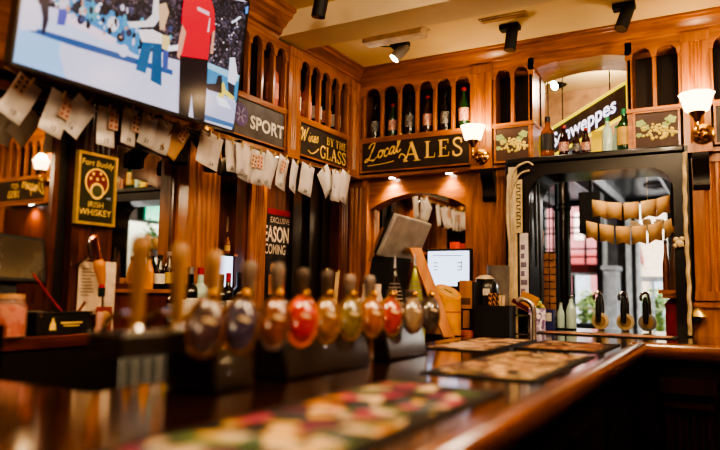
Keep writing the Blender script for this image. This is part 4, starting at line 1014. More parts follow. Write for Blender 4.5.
solo('gift_bag', b, 'white and violet patterned packet standing at left of the opening', 'packet')
p = P(549, 325, 1, .1)
b = mb(plain('navy_box', (44, 48, 110), .5)).box(p.x-.03, p.x+.03, .08, .14, ZB, ZB+.12); b.mat(WHITEP).box(p.x-.02, p.x+.02, .078, .08, ZB+.05, ZB+.1); solo('small_carton', b, 'small navy carton near the foot of the iron column', 'box')
p = P(528, 330, 1, -.05)
solo('flower_bunch', mb(speck('flower_bits', [(206, 176, 60), (150, 176, 70), (120, 150, 60), (230, 200, 90)], 60)).ball((P(537, 296, 1, -.02).x, -.02, 1.28), .03, 10).ball((P(541, 303, 1, -.02).x, -.01, 1.26), .022, 8).tube([(P(539, 300, 1, -.02).x, -.015, 1.26), (P(540, 300, 1, -.02).x, -.015, ZB)], .004, 6), 'small yellow-green posy beside the orange packet', 'flowers')
# caddy of glass bottles at the column foot
p = P(566, 330, 1, .2)
th = thing('bottle_caddy', 'small wire caddy with two clear bottles before the iron column', 'caddy', (p.x, .2, ZB))
part('rack', mb(STEELD).box(p.x-.055, p.x+.055, .16, .24, ZB, ZB+.008).tube([(p.x-.055, .2, ZB+.06), (p.x+.055, .2, ZB+.06)], .003, 6).tube([(p.x-.055, .2, ZB), (p.x-.055, .2, ZB+.06)], .003, 6).tube([(p.x+.055, .2, ZB), (p.x+.055, .2, ZB+.06)], .003, 6), th)
for dx, h in ((-.03, .17), (.032, .22)):
    bottle((p.x+dx, .2, ZB+.008), 'mixer', GLPALE, None, CAPW, 'clear bottle in the wire caddy, '+('left and shorter' if dx < 0 else 'right and taller'), None, h/.19*.9)
# keg fonts with round badges
def keg(px, badge, dark, label):
    p = P(px, 330, 1, .28); x, y = p.x, .28
    th = thing('beer_tap', label, 'beer tap', (x, y, ZB), 'round-badged taps beyond the opening')
    part('column', mb(CHROME).tube(cat_rom([(x+.012, y, ZB), (x+.012, y, ZB+.17), (x+.0, y-.01, ZB+.225), (x-.03, y-.03, ZB+.215), (x-.03, y-.03, ZB+.18)], 5), .008, 10), th)
    b = mb(BLACKM).lathe([(0, 0), (.012, .0), (.017, .05), (.016, .11), (.009, .15), (0, .155)], (x-.006, y-.045, ZB+.05), 14); part('handle', b, th)
    b = mb(badge); b.lathe([(0, 0), (.047, 0), (.05, .004), (.05, .01), (.044, .013), (0, .013)], (0, 0, 0), 26, 'y'); b.v = [(q[0]+x, -q[1]+y-.01, q[2]+ZB+.055) for q in b.v]; part('badge', b, th, label='round badge')
    b = mb(plain('badge_print', (150, 118, 70), .5)); b.lathe([(0, 0), (.032, 0), (.032, .002), (0, .002)], (0, 0, 0), 20, 'y'); b.v = [(q[0]+x, -q[1]+y-.0235, q[2]+ZB+.055) for q in b.v]; part('badge_print', b, th)
TB = plain('tan_badge', (196, 174, 132), .5)
keg(601, TB, 0, 'chrome beer tap with tan round badge, left of two beyond the opening')
keg(626, TB, 0, 'chrome beer tap with tan round badge, right of two beyond the opening')
keg(648, plain('grey_badge', (128, 124, 116), .5), 1, 'tap with grey round badge beside the red container')
# red container
p = P(676, 330, 1, .2); x = p.x
th = thing('red_container', 'red lidded container at right end of the opening', 'container', (x, .2, ZB))
RED = plain('red_enamel', (178, 30, 24), .35, coat=.3)
part('body', mb(RED).lathe([(0, 0), (.05, 0), (.052, .01), (.05, .15), (0, .15)], (x, .2, ZB), 20), th); part('lid', mb(RED).lathe([(.055, .15), (.055, .165), (.035, .19), (.018, .2), (.018, .215), (0, .22)], (x, .2, ZB), 20), th)
# right jamb: shelf with dark things and twisted cord
x0, x1 = P(660, 292, 1, .15).x, 1.99
th = thing('jamb_shelf', 'small red-brown shelf inside the right jamb', 'shelf', ((x0+x1)/2, .15, 1.35)); part('board', mb(WOODH).box(x0, x1, .05, .25, 1.355, 1.375), th); part('apron', mb(WOODH).box(x0+.02, x1, .06, .075, 1.33, 1.355), th)
for px, r, z1, c, lab in ((666, .018, .26, (110, 62, 46), 'slim reddish bottle at left on the jamb shelf'), (675, .026, .3, (104, 74, 50), 'tall brown leathery bottle on the jamb shelf'), (684, .03, .2, (52, 38, 34), 'squat dark bottle at right on the jamb shelf')):
    x = P(px, 270, 1, .15).x; th = thing('bottle', lab, 'bottle', (x, .15, 1.375), 'dark bottles on the jamb shelf')
    m_ = plain('bottle_'+lab.split()[1], c, .35, coat=.3)
    part('body', mb(m_).lathe([(0, 0), (r, 0), (r, z1*.5), (r*.9, z1*.6), (r*.5, z1*.8), (r*.45, z1), (0, z1)], (x, .15, 1.375), 16), th); part('stopper', mb(CAPB).lathe([(0, z1), (r*.55, z1), (r*.5, z1+.02), (0, z1+.02)], (x, .15, 1.375), 12), th)
b = mb(plain('twisted_cream', (206, 186, 146), .6)); pts = []
for i in range(60): pts.append((2.045+.002*math.sin(i*.9)+.003*math.sin(i*.12), -.045+.006*math.cos(i*.8), ZB+.01+.97*i/59))
b.tube(pts, .011, 8); solo('twisted_cord', b, 'twisted cream cord running up the right jamb', 'cord')
b = mb(plain('cream_bloom', (226, 208, 168), .6))
for dx, dz, r in ((0, 0, .022), (-.015, .02, .016), (.012, .024, .014), (-.02, -.012, .014)): b.ball((2.01+dx, -.055, 1.62+dz), r, 8)
b.tube([(2.01, -.055, 1.62), (2.04, -.04, 1.6)], .005, 6); solo('paper_flower', b, 'cream paper flower pinned to the right jamb cord', 'flower')
b = mb(BLACKM); b.tube(cat_rom([(1.99, .0, 2.0), (1.975, .02, 1.85), (1.985, .02, 1.72)], 5), .012, 7); b.tube(cat_rom([(2.0, .0, 1.95), (2.0, .02, 1.8), (1.99, .02, 1.66)], 5), .009, 7)
solo('hanging_strap', b, 'black straps hanging inside the right jamb', 'strap')
# brass shell lamp below right pilaster
p = P(697, 313, 1, .06); x = p.x
th = thing('picture_light', 'small brass shell-shaped lamp on the panel below the right pilaster', 'lamp', (x, .04, p.z-.05))
part('shell', mb(plain('pale_brass', (224, 196, 130), .3, metal=.8)).lathe([(.052, -.018), (.04, .0), (.02, .018), (.008, .026), (0, .027)], (x, .035, p.z), 18), th); part('stem', mb(STEELD).tube([(x, .035, p.z+.01), (x, .085, p.z+.01)], .006).box(x-.02, x+.02, .0, .07, p.z-.05, p.z-.018), th)

# ------------------------------------------------------------------ bar counter
XI, XO = 1.1, 1.86
YN, YF0 = -3.0, -.8
def topcounter(name, rects, m, label):
    pass
b = mb(BARTOP)
b.box(XI, XO, -3.75, YF0, ZB-.045, ZB).box(.1, XI, -3.75, YN, ZB-.045, ZB).box(.095, XR, YF0, .175, ZB-.045, ZB).box(1.08, 2.05, .175, .42, ZB-.045, ZB)
th = thing('bar_counter', 'long dark polished bar counter with rounded front rail', 'counter', (1.5, -2, 0))
part('counter_top', b, th)
prof = [(0, -.055), (.02, -.062), (.05, -.05), (.066, -.03), (.07, -.01), (.062, .008), (.045, .016), (.02, .012), (0, .002)]
b = mb(RAILM); b.prism([(XO+q, ZB+z) for q, z in prof], lambda a, z, d: (a, d, z), -3.75, YF0-.0)
bev(part('rail', b, th, label='rounded reddish wooden rail along the front'), .003)
b = mb(RAILX); b.prism([(YF0-q, ZB+z) for q, z in prof], lambda a, z, d: (d, a, z), XO, XR)
part('rail', b, th, label='rounded wooden rail on the return')
b = mb(BLACKW).box(XI+.05, XO-.02, -3.7, YF0-.02, .0, ZB-.045).box(.15, XI+.05, -3.7, YN-.04, 0, ZB-.045).box(.2, XR, YF0+.05, .17, 0, ZB-.045)
part('base', b, th, label='dark panelled front')
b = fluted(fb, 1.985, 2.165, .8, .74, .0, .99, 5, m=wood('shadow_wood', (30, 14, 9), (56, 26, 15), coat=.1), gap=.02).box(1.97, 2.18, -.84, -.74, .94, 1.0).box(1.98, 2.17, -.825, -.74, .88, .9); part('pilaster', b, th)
b = mb(BLACKW)
for y in (-3.2, -2.6, -2.0, -1.4): b.box(XO-.02, XO-.005, y, y+.5, .15, .95)
part('front_panel', b, th)
for x in (2.3, 2.9): part('front_panel', mb(BLACKW).box(x, x+.5, YF0+.036, YF0+.0495, .15, .95), th)
# back bar along the left wall
th = thing('back_bar', 'low back bar with red-brown worktop along the left wall', 'counter', (0, -2, 0))
b = mb(wood('back_bar_top', (70, 30, 18), (112, 52, 30), (14, 1.4, 14), .3, .3)).box(WL+.004, .06, -4.2, .17, ZBB-.05, ZBB); bev(part('worktop', b, th), .006)
b = mb(BLACKW).box(WL+.004, -.14, -4.2, .17, 0, ZBB-.055).box(WL+.004, .05, -4.2, -2.03, .0, ZBB-.055).box(WL+.004, .05, -1.5, .17, 0, ZBB-.055).box(WL+.004, .06, -2.03, -1.5, .0, .91).box(WL+.004, -.02, -2.03, -1.5, 1.06, ZBB-.055)
part('cabinet', b, th)
b = mb(wood('ledge_wood', (74, 30, 20), (112, 50, 32))).box(WL+.004, -.10, -2.04, -1.535, ZBB, 1.318); part('upstand', b, th)
b = mb(WOODY).box(WL+.004, -.08, -2.04, -1.535, 1.318, 1.335); part('ledge', b, th)
# glasses on shelf under the worktop
GLS = None
for i in range(7):
    for j in range(1):
        y = -1.98+.068*i
        if GLS is None: GLS = mb(plain('tumbler_glass', (150, 154, 156), .08, noise=0, alpha=.4, coat=.5)).lathe([(0, .006), (.026, .006), (.027, .0), (.031, .0), (.034, .145), (.031, .145), (.026, .012), (0, .012)], n=18).mesh('tumbler')
        o = bpy.data.objects.new('glass_tumbler', GLS); COL.objects.link(o); o.location = (.015, y, .9105); o['label'] = 'clear glass tumbler, '+ORD[i]+' from left on shelf below the back bar'; o['category'] = 'glass'; o['group'] = 'tumblers under the back bar'

# ------------------------------------------------------------------ bar mats
def barmat(x0, x1, y0, y1, label, cols, sc):
    th = thing('bar_mat', label, 'mat', ((x0+x1)/2, (y0+y1)/2, ZB), 'bar mats on the counter')
    part('rubber_base', mb(BLACKM).box(x0, x1, y0, y1, ZB+.0005, ZB+.005), th); part('printed_top', mb(speck(label.split()[0]+'_print_%d' % sc, cols, sc, rough=.6)).box(x0+.025, x1-.025, y0+.025, y1-.025, ZB+.005, ZB+.0065), th)
barmat(1.52, 1.81, -3.35, -2.5, 'large colourful flowered bar mat nearest the camera', [(160, 54, 92), (204, 176, 146), (186, 124, 50), (50, 84, 100), (24, 22, 24), (206, 186, 160), (30, 26, 28), (70, 100, 60), (110, 44, 80), (206, 170, 90), (24, 22, 24)], 22)
barmat(1.52, 1.83, -2.3, -1.52, 'second bar mat from camera with peach and dark print', [(170, 124, 92), (204, 172, 134), (120, 78, 58), (26, 22, 22), (150, 124, 76), (186, 160, 124), (40, 30, 28)], 26)
barmat(1.5, 1.82, -1.36, -.88, 'third bar mat from camera near the counter corner', [(166, 116, 86), (192, 160, 124), (100, 60, 48), (26, 22, 22), (140, 84, 62)], 24)
barmat(1.2, 1.47, -1.6, -.9, 'thin pale bar mat beside the yellow collecting tin', [(190, 150, 120), (210, 180, 150), (90, 60, 50)], 18)
barmat(1.3, 2.0, -.35, -.1, 'long bar mat along the foot of the opening', [(150, 90, 60), (180, 130, 90), (70, 44, 34)], 14)

# ------------------------------------------------------------------ beer taps
XT = 1.27
def font_block(y0, y1, label):
    b = mb(plain('font_black', (40, 34, 31), .35, coat=.3)); b.prism([(1.17, ZB+.0005), (1.32, ZB+.0005), (1.3, ZB+.1), (1.285, ZB+.115), (1.17, ZB+.115)], lambda a, z, d: (a, d, z), y0, y1)
    if y1 == -2.74: b.box(1.2, 1.3, -3.1, -2.86, ZB+.09, ZB+.135).box(1.2, 1.3, -2.87, -2.74, ZB+.114, ZB+.135)
    o = solo('tap_housing', b, label, 'tap housing', 'black tap housings on the bar'); bev(o, .008, 3)
font_block(-2.87, -2.74, 'black sloping tap housing nearest the camera')
font_block(-2.62, -2.2, 'black sloping tap housing in the middle of the row')
font_block(-2.08, -1.79, 'black sloping tap housing at the far end of the row')
HW = wood('tap_handle_wood', (150, 112, 74), (190, 150, 104)); HD = plain('tap_handle_dark', (84, 68, 60), .35, coat=.3); HG = plain('tap_handle_grey', (124, 108, 100), .3, coat=.3)
def badge_mats(c): return plain('badge_%d_%d_%d' % c, c, .2, coat=1, noise=.2, nscale=40)
taps = [ # y, handle material, length, badge colour, rim, label bits
 (-3.045, HW, .2, None, None, 'pale wooden handle'), (-2.94, HW, .19, (70, 52, 60), BRASS, 'pale wooden handle and dark badge'), (-2.835, HW, .18, (58, 54, 84), BRASS, 'pale wooden handle and blue-grey badge'),
 (-2.715, HG, .16, (112, 62, 48), CHROME, 'grey handle and red-brown badge'), (-2.605, HG, .16, (160, 30, 28), plain('orange_rim', (220, 110, 60), .35), 'bright red oval badge with orange rim'),
 (-2.495, HD, .15, (128, 86, 54), BRASS, 'dark handle and copper oval badge'), (-2.375, HD, .15, (108, 94, 62), BRASS, 'dark handle and olive oval badge'), (-2.25, HG, .14, (138, 80, 48), BRASS, 'grey handle and orange-brown oval badge'),
 (-2.13, HG, .14, (150, 48, 40), BRASS, 'grey handle and red and orange badge'), (-1.97, HD, .09, (124, 104, 88), CHROME, 'short handle and grey-tan badge'), (-1.83, HD, .09, (60, 52, 50), CHROME, 'short handle and dark badge at far end')]
for i, (y, hm, hl_, bc, rim, lb) in enumerate(taps):
    zt = ZB+.1355 if y < -2.75 else ZB+.1155 if (-2.61 < y < -2.21 or -2.07 < y < -1.8) else ZB
    th = thing('beer_tap', 'beer tap with '+lb+', '+ORD[i]+' from left', 'beer tap', (XT, y, zt), 'beer taps along the front bar')
    b = mb(CHROME).lathe([(0, zt-ZB), (.02, zt-ZB), (.014, max(zt-ZB+.001, .12)), (.016, max(zt-ZB+.0015, .122)), (.018, .132), (.012, .143), (.009, .148), (0, .148)], (XT, y, ZB), 16); part('stem', b, th, label='chrome stem')
    z0 = ZB+.148; hl_ *= .86
    b = mb(hm).lathe([(0, 0), (.009, .0), (.012, .01), (.014, hl_*.4), (.0175, hl_*.8), (.0185, hl_*.92), (.013, hl_), (0, hl_+.002)], (XT, y, z0-.005), 16); part('handle', b, th)
    b = mb(CHROME).tube(cat_rom([(XT, y, ZB+.16), (XT-.05, y, ZB+.165), (XT-.085, y, ZB+.145), (XT-.088, y, ZB+.1155)], 5), .008, 8); part('spout', b, th)
    if bc:
        cz = ZB+.142; nx = Vector((.86, -.4, .24)).normalized(); uu = Vector((0, 0, 1)).cross(nx).normalized(); vv = nx.cross(uu); tl_ = R(16); uu, vv = uu*math.cos(tl_)-vv*math.sin(tl_), vv*math.cos(tl_)+uu*math.sin(tl_); c0 = Vector((XT+.075, y, cz))
        def disc(bq, ra, rb, h0, h1, n=28):
            vs = [c0+uu*ra*math.cos(2*math.pi*a/n)+vv*rb*math.sin(2*math.pi*a/n)+nx*h0 for a in range(n)]+[c0+uu*ra*math.cos(2*math.pi*a/n)+vv*rb*math.sin(2*math.pi*a/n)+nx*h1 for a in range(n)]
            bq.add(vs, [tuple(range(n))[::-1], tuple(range(n, 2*n))]+[(a, (a+1) % n, n+(a+1) % n, n+a) for a in range(n)]); return bq
        br = part('badge', disc(mb(rim), .041, .064, -.006, .006), th, label='oval badge rim')
        def sub(nm, q, l=None):
            o = part(nm, q, br, world=False); 
            if l: o['label'] = l
        fq = mb(badge_mats(bc)); n_ = 26; rings = [(1, .006), (.92, .011), (.7, .0165), (.4, .02), (.02, .021)]
        fq.add([c0+uu*.036*r_*math.cos(2*math.pi*a/n_)+vv*.058*r_*math.sin(2*math.pi*a/n_)+nx*h_ for r_, h_ in rings for a in range(n_)], [(q_*n_+a, q_*n_+(a+1) % n_, (q_+1)*n_+(a+1) % n_, (q_+1)*n_+a) for q_ in range(len(rings)-1) for a in range(n_)])
        sub('badge_face', fq)
        hb = mb(plain('badge_cream', (226, 206, 170), .5)); c1 = c0
        hb.obox(c0+nx*.0205+vv*.008, uu, vv, nx, .012, .0035, .0012); hb.obox(c0+nx*.019-vv*.012, uu, vv, nx, .009, .0025, .0012); sub('badge_print', hb)
        part('badge_arm', mb(CHROME).tube([(XT, y, ZB+.15), c0-nx*.006], .006, 8), th)
        part('badge_knob', mb(BRASS).ball(tuple(c0+vv*.068+nx*.004), .011, 10), th)

# ------------------------------------------------------------------ things on the bar behind the taps
p = Vector((.78, -3.06, ZB))
th = thing('ale_glass', 'amber-brown beer glass at far left end of the near bar', 'glass', (P(5, 384, 2, ZB).x, P(5, 384, 2, ZB).y-.05, ZB))
part('glass_body', mb(glass('brown_tint', (150, 92, 52), .1)).lathe([(0, .0), (.028, 0), (.036, .13), (.033, .13), (.026, .008), (0, .008)], (th.location.x, th.location.y, ZB+.0005), 20), th)
part('beer', mb(plain('ale', (84, 40, 14), .1)).lathe([(0, .009), (.025, .009), (.031, .1), (0, .1)], (th.location.x, th.location.y, ZB+.0005), 20), th)

# point of sale terminal
c = D(405, 239, 3.1)
tu = Vector((.12, 1, -.06)).normalized(); tv = Vector((.42, 0, .9)).normalized(); tv = (tv-tu*tv.dot(tu)).normalized(); tn = tu.cross(tv)
if tn.x < 0: tn = -tn
th = thing('till_terminal', 'grey-backed touchscreen till on a black stand behind the taps', 'till', (c.x-.05, c.y, ZB))
b = mb(plain('till_grey', (150, 146, 144), .35, coat=.2)).obox(c, tu, tv, tn, .16, .105, .012); bev(part('screen_back', b, th, label='pale grey back of the screen'), .01, 3)
b = mb(BLACKM).obox(c-tn*.018, tu, tv, tn, .155, .1, .008); part('screen', b, th)
b = mb(CHROME).obox(c+tn*.016+tu*.03-tv*.045, tu, tv, tn, .03, .012, .006); part('hinge_plate', b, th)
q = c+tu*.0-tv*.09-tn*.03
b = mb(BLACKM); b.obox((c.x-.08, c.y-.02, 1.37), (0, 1, 0), (1, 0, 0), (.18, 0, 1), .1, .05, .13); b.box(c.x-.2, c.x+.02, c.y-.14, c.y+.12, ZB, ZB+.12); part('stand', b, th)
b = mb(wood('till_side', (132, 84, 50), (166, 112, 70))).obox(D(380, 245, 3.1), tu, Vector((.35, .15, 1)), Vector((1, -.3, -.3)), .03, .085, .012); part('side_panel', b, th, label='brown side panel')
# second monitor
a0 = P(427, 252, 1, -.12); a1 = P(470, 285, 1, -.12)
x0, x1, z0, z1 = P(428, 251, 1, -.12).x, P(469, 251, 1, -.12).x, P(447, 286, 1, -.12).z, P(447, 251, 1, -.12).z
th = thing('computer_monitor', 'lit white monitor in front of the arched mirror', 'monitor', ((x0+x1)/2, -.12, ZB))
bev(part('casing', mb(BLACKM).box(x0-.012, x1+.012, -.117, -.08, z0-.02, z1+.014), th))
b = mb(SCREENW).box(x0, x1, -.12, -.117, z0, z1); b.mat(plain('screen_text', (90, 96, 130), .5))
b.box(x0+.03, x1-.04, -.1212, -.12, z1-.03, z1-.026)
for i in range(3): b.box(x0+.04, x0+.065, -.1212, -.12, z1-.075-.022*i, z1-.07-.022*i); b.box(x1-.075, x1-.05, -.1212, -.12, z1-.075-.022*i, z1-.07-.022*i)
b.box(x1-.05, x1-.046, -.1212, -.12, z1-.12, z1-.06)
part('screen', b, th, label='lit white screen'); part('stand', mb(BLACKM).box((x0+x1)/2-.03, (x0+x1)/2+.03, -.1, -.07, ZB+.012, z0), th); part('foot', mb(BLACKM).box((x0+x1)/2-.1, (x0+x1)/2+.1, -.16, -.02, ZB+.0002, ZB+.012), th)
# candle glass on top near mirror
p = P(456, 247, 1, .12)
th = thing('candle_glass', 'small red and amber candle glass above the monitor', 'candle', (p.x, .1, p.z-.03))
part('glass_body', mb(plain('amber_glow', (206, 70, 36), .2, em=.3)).lathe([(0, 0), (.03, 0), (.034, .06), (.03, .06), (0, .055)], (p.x, .1, p.z-.03), 16), th); part('ledge', mb(WOODH).box(p.x-.22, p.x+.06, .07, .16, p.z-.05, p.z-.0305), th)
part('support', mb(WOODD).box(p.x-.02, p.x+.02, .1, .14, ZB, p.z-.05), th)
# leaning wooden board
q0, q1 = D(415, 248, 3.05), D(446, 330, 2.95)
ax = (q0-q1).normalized(); q1 = q1+ax*((ZB+.012-q1.z)/ax.z)
b = mb(WOODG).obox((q0+q1)/2, ax, RT, ax.cross(RT), (q0-q1).length/2, .027, .012); o = solo('wooden_paddle', b, 'long golden wooden board leaning behind the taps', 'board'); bev(o, .004)
# yellow collecting tin
p = onZ(447, 339); x, y = p.x, p.y
p = P(448, 336, 1, -.75); x, y = p.x, -.75; r = .066
YC = plain('tin_yellow', (232, 160, 50), .4, noise=.08)
th = thing('collecting_tin', 'yellow-orange cylinder tin with sloping top beside the leaning board', 'tin', (x, y, ZB))
n = 28; vs = []; 
sl = Vector((-.55, .35, 0))
for h in range(2):
    for a in range(n):
        g = 2*math.pi*a/n; q = Vector((r*math.cos(g), r*math.sin(g), 0)); vs.append((x+q.x, y+q.y, ZB+.0005 if h == 0 else ZB+.215+q.dot(sl)*.9))
b = mb(YC).add(vs, [tuple(range(n))[::-1], tuple(range(n, 2*n))]+[(a, (a+1) % n, n+(a+1) % n, n+a) for a in range(n)]); part('body', b, th)
tz = lambda qx, qy: ZB+.215+(qx*sl.x+qy*sl.y)*.9
pts = [(x+.05*math.cos(a*.35), y+.05*math.sin(a*.35), tz(.05*math.cos(a*.35), .05*math.sin(a*.35))+.002) for a in range(18)]
part('lid', mb(plain('tin_lid', (232, 186, 112), .4)).poly(pts), th); part('slot', mb(INK).poly([(x-.02, y-.004, tz(-.02, -.004)+.004), (x+.02, y-.004, tz(.02, -.004)+.004), (x+.02, y+.004, tz(.02, .004)+.004), (x-.02, y+.004, tz(-.02, .004)+.004)]), th)
b = mb(plain('tin_band', (176, 96, 30), .5)).lathe([(r+.001, .11), (r+.0015, .11), (r+.0015, .118), (r+.001, .118)], (x, y, ZB), 28); b.mat(INK)
for i in range(5): b.obox((x+.055*math.sin(-.9+i*.22)+.0, y-.0, ZB+.04), (1, 0, 0), (0, 1, 0), (0, 0, 1), .0001, .0001, .0001)
part('band', b, th)
# black and copper grinder
p = P(468, 334, 1, -.62); x = p.x; y = -.62
th = thing('card_machine_post', 'upright black post with pale wooden front panel right of the yellow tin', 'pump', (x, y, ZB))
bev(part('body', mb(BLACKM).box(x-.05, x+.05, y-.03, y+.06, ZB, ZB+.27), th), .006); part('front_panel', mb(wood('pale_pump_wood', (170, 116, 74), (198, 146, 98))).box(x-.034, x+.034, y-.036, y-.03, ZB+.13, ZB+.275), th, label='pale wooden panel')
part('front_panel', mb(MATS['pale_pump_wood']).box(x-.015, x+.02, y-.036, y-.03, ZB+.03, ZB+.12), th); part('display', mb(plain('dull_display', (110, 84, 66), .3)).box(x-.026, x+.026, y-.038, y-.036, ZB+.15, ZB+.185), th)
part('foot', mb(plain('terracotta', (150, 66, 40), .5)).lathe([(0, 0), (.045, 0), (.04, .02), (0, .025)], (x+.02, y-.075, ZB), 16), th)
p = P(486, 300, 1, -.5); x = p.x; y = -.5
th = thing('coffee_grinder', 'black round-topped machine with small white label behind the wooden post', 'machine', (x, y, ZB))
part('body', mb(BLACKG).lathe([(0, 0), (.07, 0), (.07, .2), (.066, .25), (.05, .285), (.025, .3), (0, .303)], (x, y, ZB), 24), th); part('paper_label', mb(LBLW).box(x+.008, x+.045, y-.075, y-.069, ZB+.2, ZB+.235), th, label='small white label')
part('hood', mb(plain('pale_hood', (196, 180, 150), .4)).lathe([(.052, .285), (.05, .29), (.026, .306), (0, .31)], (x-.005, y, ZB), 20), th)
p = P(498, 275, 1, -.2); x = p.x
th = thing('storage_jar', 'grey translucent jar behind the striped straws', 'jar', (x, -.2, ZB))
part('jar_body', mb(plain('smoky_plastic', (130, 122, 116), .2, alpha=.8)).lathe([(0, 0), (.06, 0), (.065, .37), (.06, .37), (.055, .01), (0, .01)], (x, -.2, ZB), 20), th); part('contents', mb(plain('dark_contents', (36, 46, 40), .7)).lathe([(0, .012), (.053, .012), (.056, .3), (0, .3)], (x, -.2, ZB), 16), th)
# black napkin caddy with striped straws
p = P(497, 335, 1, -.66); x0, x1 = P(478, 330, 1, -.66).x, P(513, 330, 1, -.66).x; y = -.66
th = thing('straw_caddy', 'black box caddy holding striped paper straws', 'caddy', ((x0+x1)/2, y, ZB))
b = mb(BLACKM).box(x0, x1, y-.06, y+.06, ZB, ZB+.01).box(x0, x1, y-.06, y-.052, ZB+.01, ZB+.15).box(x0, x1, y+.052, y+.06, ZB+.01, ZB+.15).box(x0, x0+.008, y-.052, y+.052, ZB+.01, ZB+.15).box(x1-.008, x1, y-.052, y+.052, ZB+.01, ZB+.15).box((x0+x1)/2+.03, (x0+x1)/2+.036, y-.052, y+.052, ZB+.01, ZB+.155)
part('box', b, th)
m, t, bs = nt('striped_straw'); tc = t.nodes.new('ShaderNodeTexCoord'); wv = t.nodes.new('ShaderNodeTexWave'); wv.wave_type = 'BANDS'; wv.bands_direction = 'DIAGONAL'; wv.inputs['Scale'].default_value = 24; rp = t.nodes.new('ShaderNodeValToRGB'); rp.color_ramp.interpolation = 'CONSTANT'
rp.color_ramp.elements[0].color = srgb((30, 18, 14)); rp.color_ramp.elements[1].color = srgb((226, 158, 96)); rp.color_ramp.elements[1].position = .45
t.links.new(tc.outputs['Object'], wv.inputs['Vector']); t.links.new(wv.outputs['Fac'], rp.inputs['Fac']); t.links.new(rp.outputs['Color'], bs.inputs['Base Color'])
rnd = random.Random(11)
xs0 = P(490, 300, 1, -.66).x
b = mb(m)
for i in range(9):
    q = Vector((xs0+.009*(i % 5), y-.03+.014*(i//5), ZB+.012)); b.tube([q, q+Vector((rnd.uniform(-.0, .03), rnd.uniform(-.01, .01), .2))], .0055, 8)
solo('paper_straws', b, 'bunch of orange and black striped paper straws in the black caddy', 'straws', kind='stuff')
b = mb(plain('cream_straw', (222, 196, 160), .6))
for i in range(6):
    q = Vector((xs0+.052+.008*(i % 3), y-.03+.014*(i//3), ZB+.012)); b.tube([q, q+Vector((rnd.uniform(-.0, .02), rnd.uniform(-.01, .01), .19))], .0055, 8)
solo('paper_straws', b, 'bunch of cream paper straws in the black caddy', 'straws', kind='stuff')
# chrome swan tap with glass-sided frame
x = P(516, 333, 1, -.62).x; y = -.6
th = thing('water_tap', 'white-chrome swan neck tap with square frame right of the straw caddy', 'tap', (x, y, ZB))
part('neck', mb(plain('satin_chrome', (210, 200, 190), .25, metal=.8)).tube(cat_rom([(x+.085, y, ZB), (x+.085, y, ZB+.12), (x+.07, y, ZB+.165), (x+.03, y, ZB+.185), (x, y, ZB+.175)], 6), .013, 12), th)
part('frame', mb(CHROME).box(x-.008, x+.004, y-.05, y-.038, ZB, ZB+.15).box(x+.07, x+.08, y-.05, y-.04, ZB, ZB+.11).box(x, x+.075, y-.05, y-.042, ZB+.008, ZB+.016).box(x, x+.075, y-.05, y-.042, ZB+.1, ZB+.108), th)
# conical bottles
def cone(px, py, dep, c, label):
    p = D(px, py, dep); th = thing('conical_bottle', label, 'bottle', (p.x, p.y, ZB), 'ribbed conical bottles behind the taps')
    h = p.z-ZB
    part('glass_body', mb(plain('cone_glass_'+label.split()[0], c, .1, coat=.5)).lathe([(0, 0), (.045, 0), (.046, .01), (.045, h*.42), (.028, h*.68), (.013, h*.86), (.009, h*.97), (0, h)], (p.x, p.y, ZB), 22), th)
    b = mb(plain('silver_rib', (206, 200, 196), .25, metal=.6))
    for i in range(8):
        t_ = .44+.05*i; r = .046-(.033)*(t_-.42)/.44; b.lathe([(r-.001, h*t_-.002), (r+.004, h*t_-.002), (r+.004, h*t_+.003), (r-.001, h*t_+.003)], (p.x, p.y, ZB), 20)
    part('rib', b, th, label='silver ribs')
    part('pourer', mb(CAPW).lathe([(0, h), (.007, h), (.003, h+.05), (0, h+.05)], (p.x, p.y, ZB), 10), th)
cone(395, 268, 2.75, (34, 24, 22), 'dark conical bottle with silver ribs left of the golden board')
cone(415, 266, 2.8, (150, 158, 60), 'lime conical bottle with silver ribs next to the golden board')
# white jugs
for px, lab in ((366, 'small white conical jug behind taps, left of two'), (378, 'small white conical jug behind taps, right of two')):
    p = D(px, 284, 2.9); th = thing('white_jug', lab, 'jug', (p.x, p.y, ZB), 'white jugs behind the taps'); h = p.z-ZB
    part('body', mb(plain('white_china', (226, 206, 186), .3, coat=.4)).lathe([(0, 0), (.03, 0), (.034, .02), (.03, h*.6), (.014, h*.85), (.016, h), (.012, h), (0, h*.9)], (p.x, p.y, ZB), 18), th); part('handle', mb(MATS['white_china']).tube(cat_rom([(p.x-.02, p.y-.012, ZB+h*.75), (p.x-.045, p.y-.025, ZB+h*.6), (p.x-.028, p.y-.018, ZB+h*.3)], 5), .005, 8), th)
# pale sticks in a holder
b = MB().mat(plain('pale_stick', (226, 196, 150), .6)); p = D(331, 305, 3.2)
th = thing('stirrer_pot', 'dark pot of pale wooden stirrers behind the middle taps', 'pot', (p.x, p.y, ZB))
part('pot_body', mb(BLACKM).lathe([(0, 0), (.035, 0), (.035, .11), (.03, .11), (.03, .01), (0, .01)], (p.x, p.y, ZB), 18), th)
for dx, top in ((-.01, (327, 268)), (.005, (337, 272)), (.015, (339, 270))):
    e = D(top[0], top[1], 3.2); part('stirrer', mb(MATS['pale_stick']).tube([(p.x+dx, p.y, ZB+.012), e], .006, 6), th)

# ------------------------------------------------------------------ back bar clutter
YB = -.05
def onX(px, py, x=-.04): return P(px, py, 0, x)
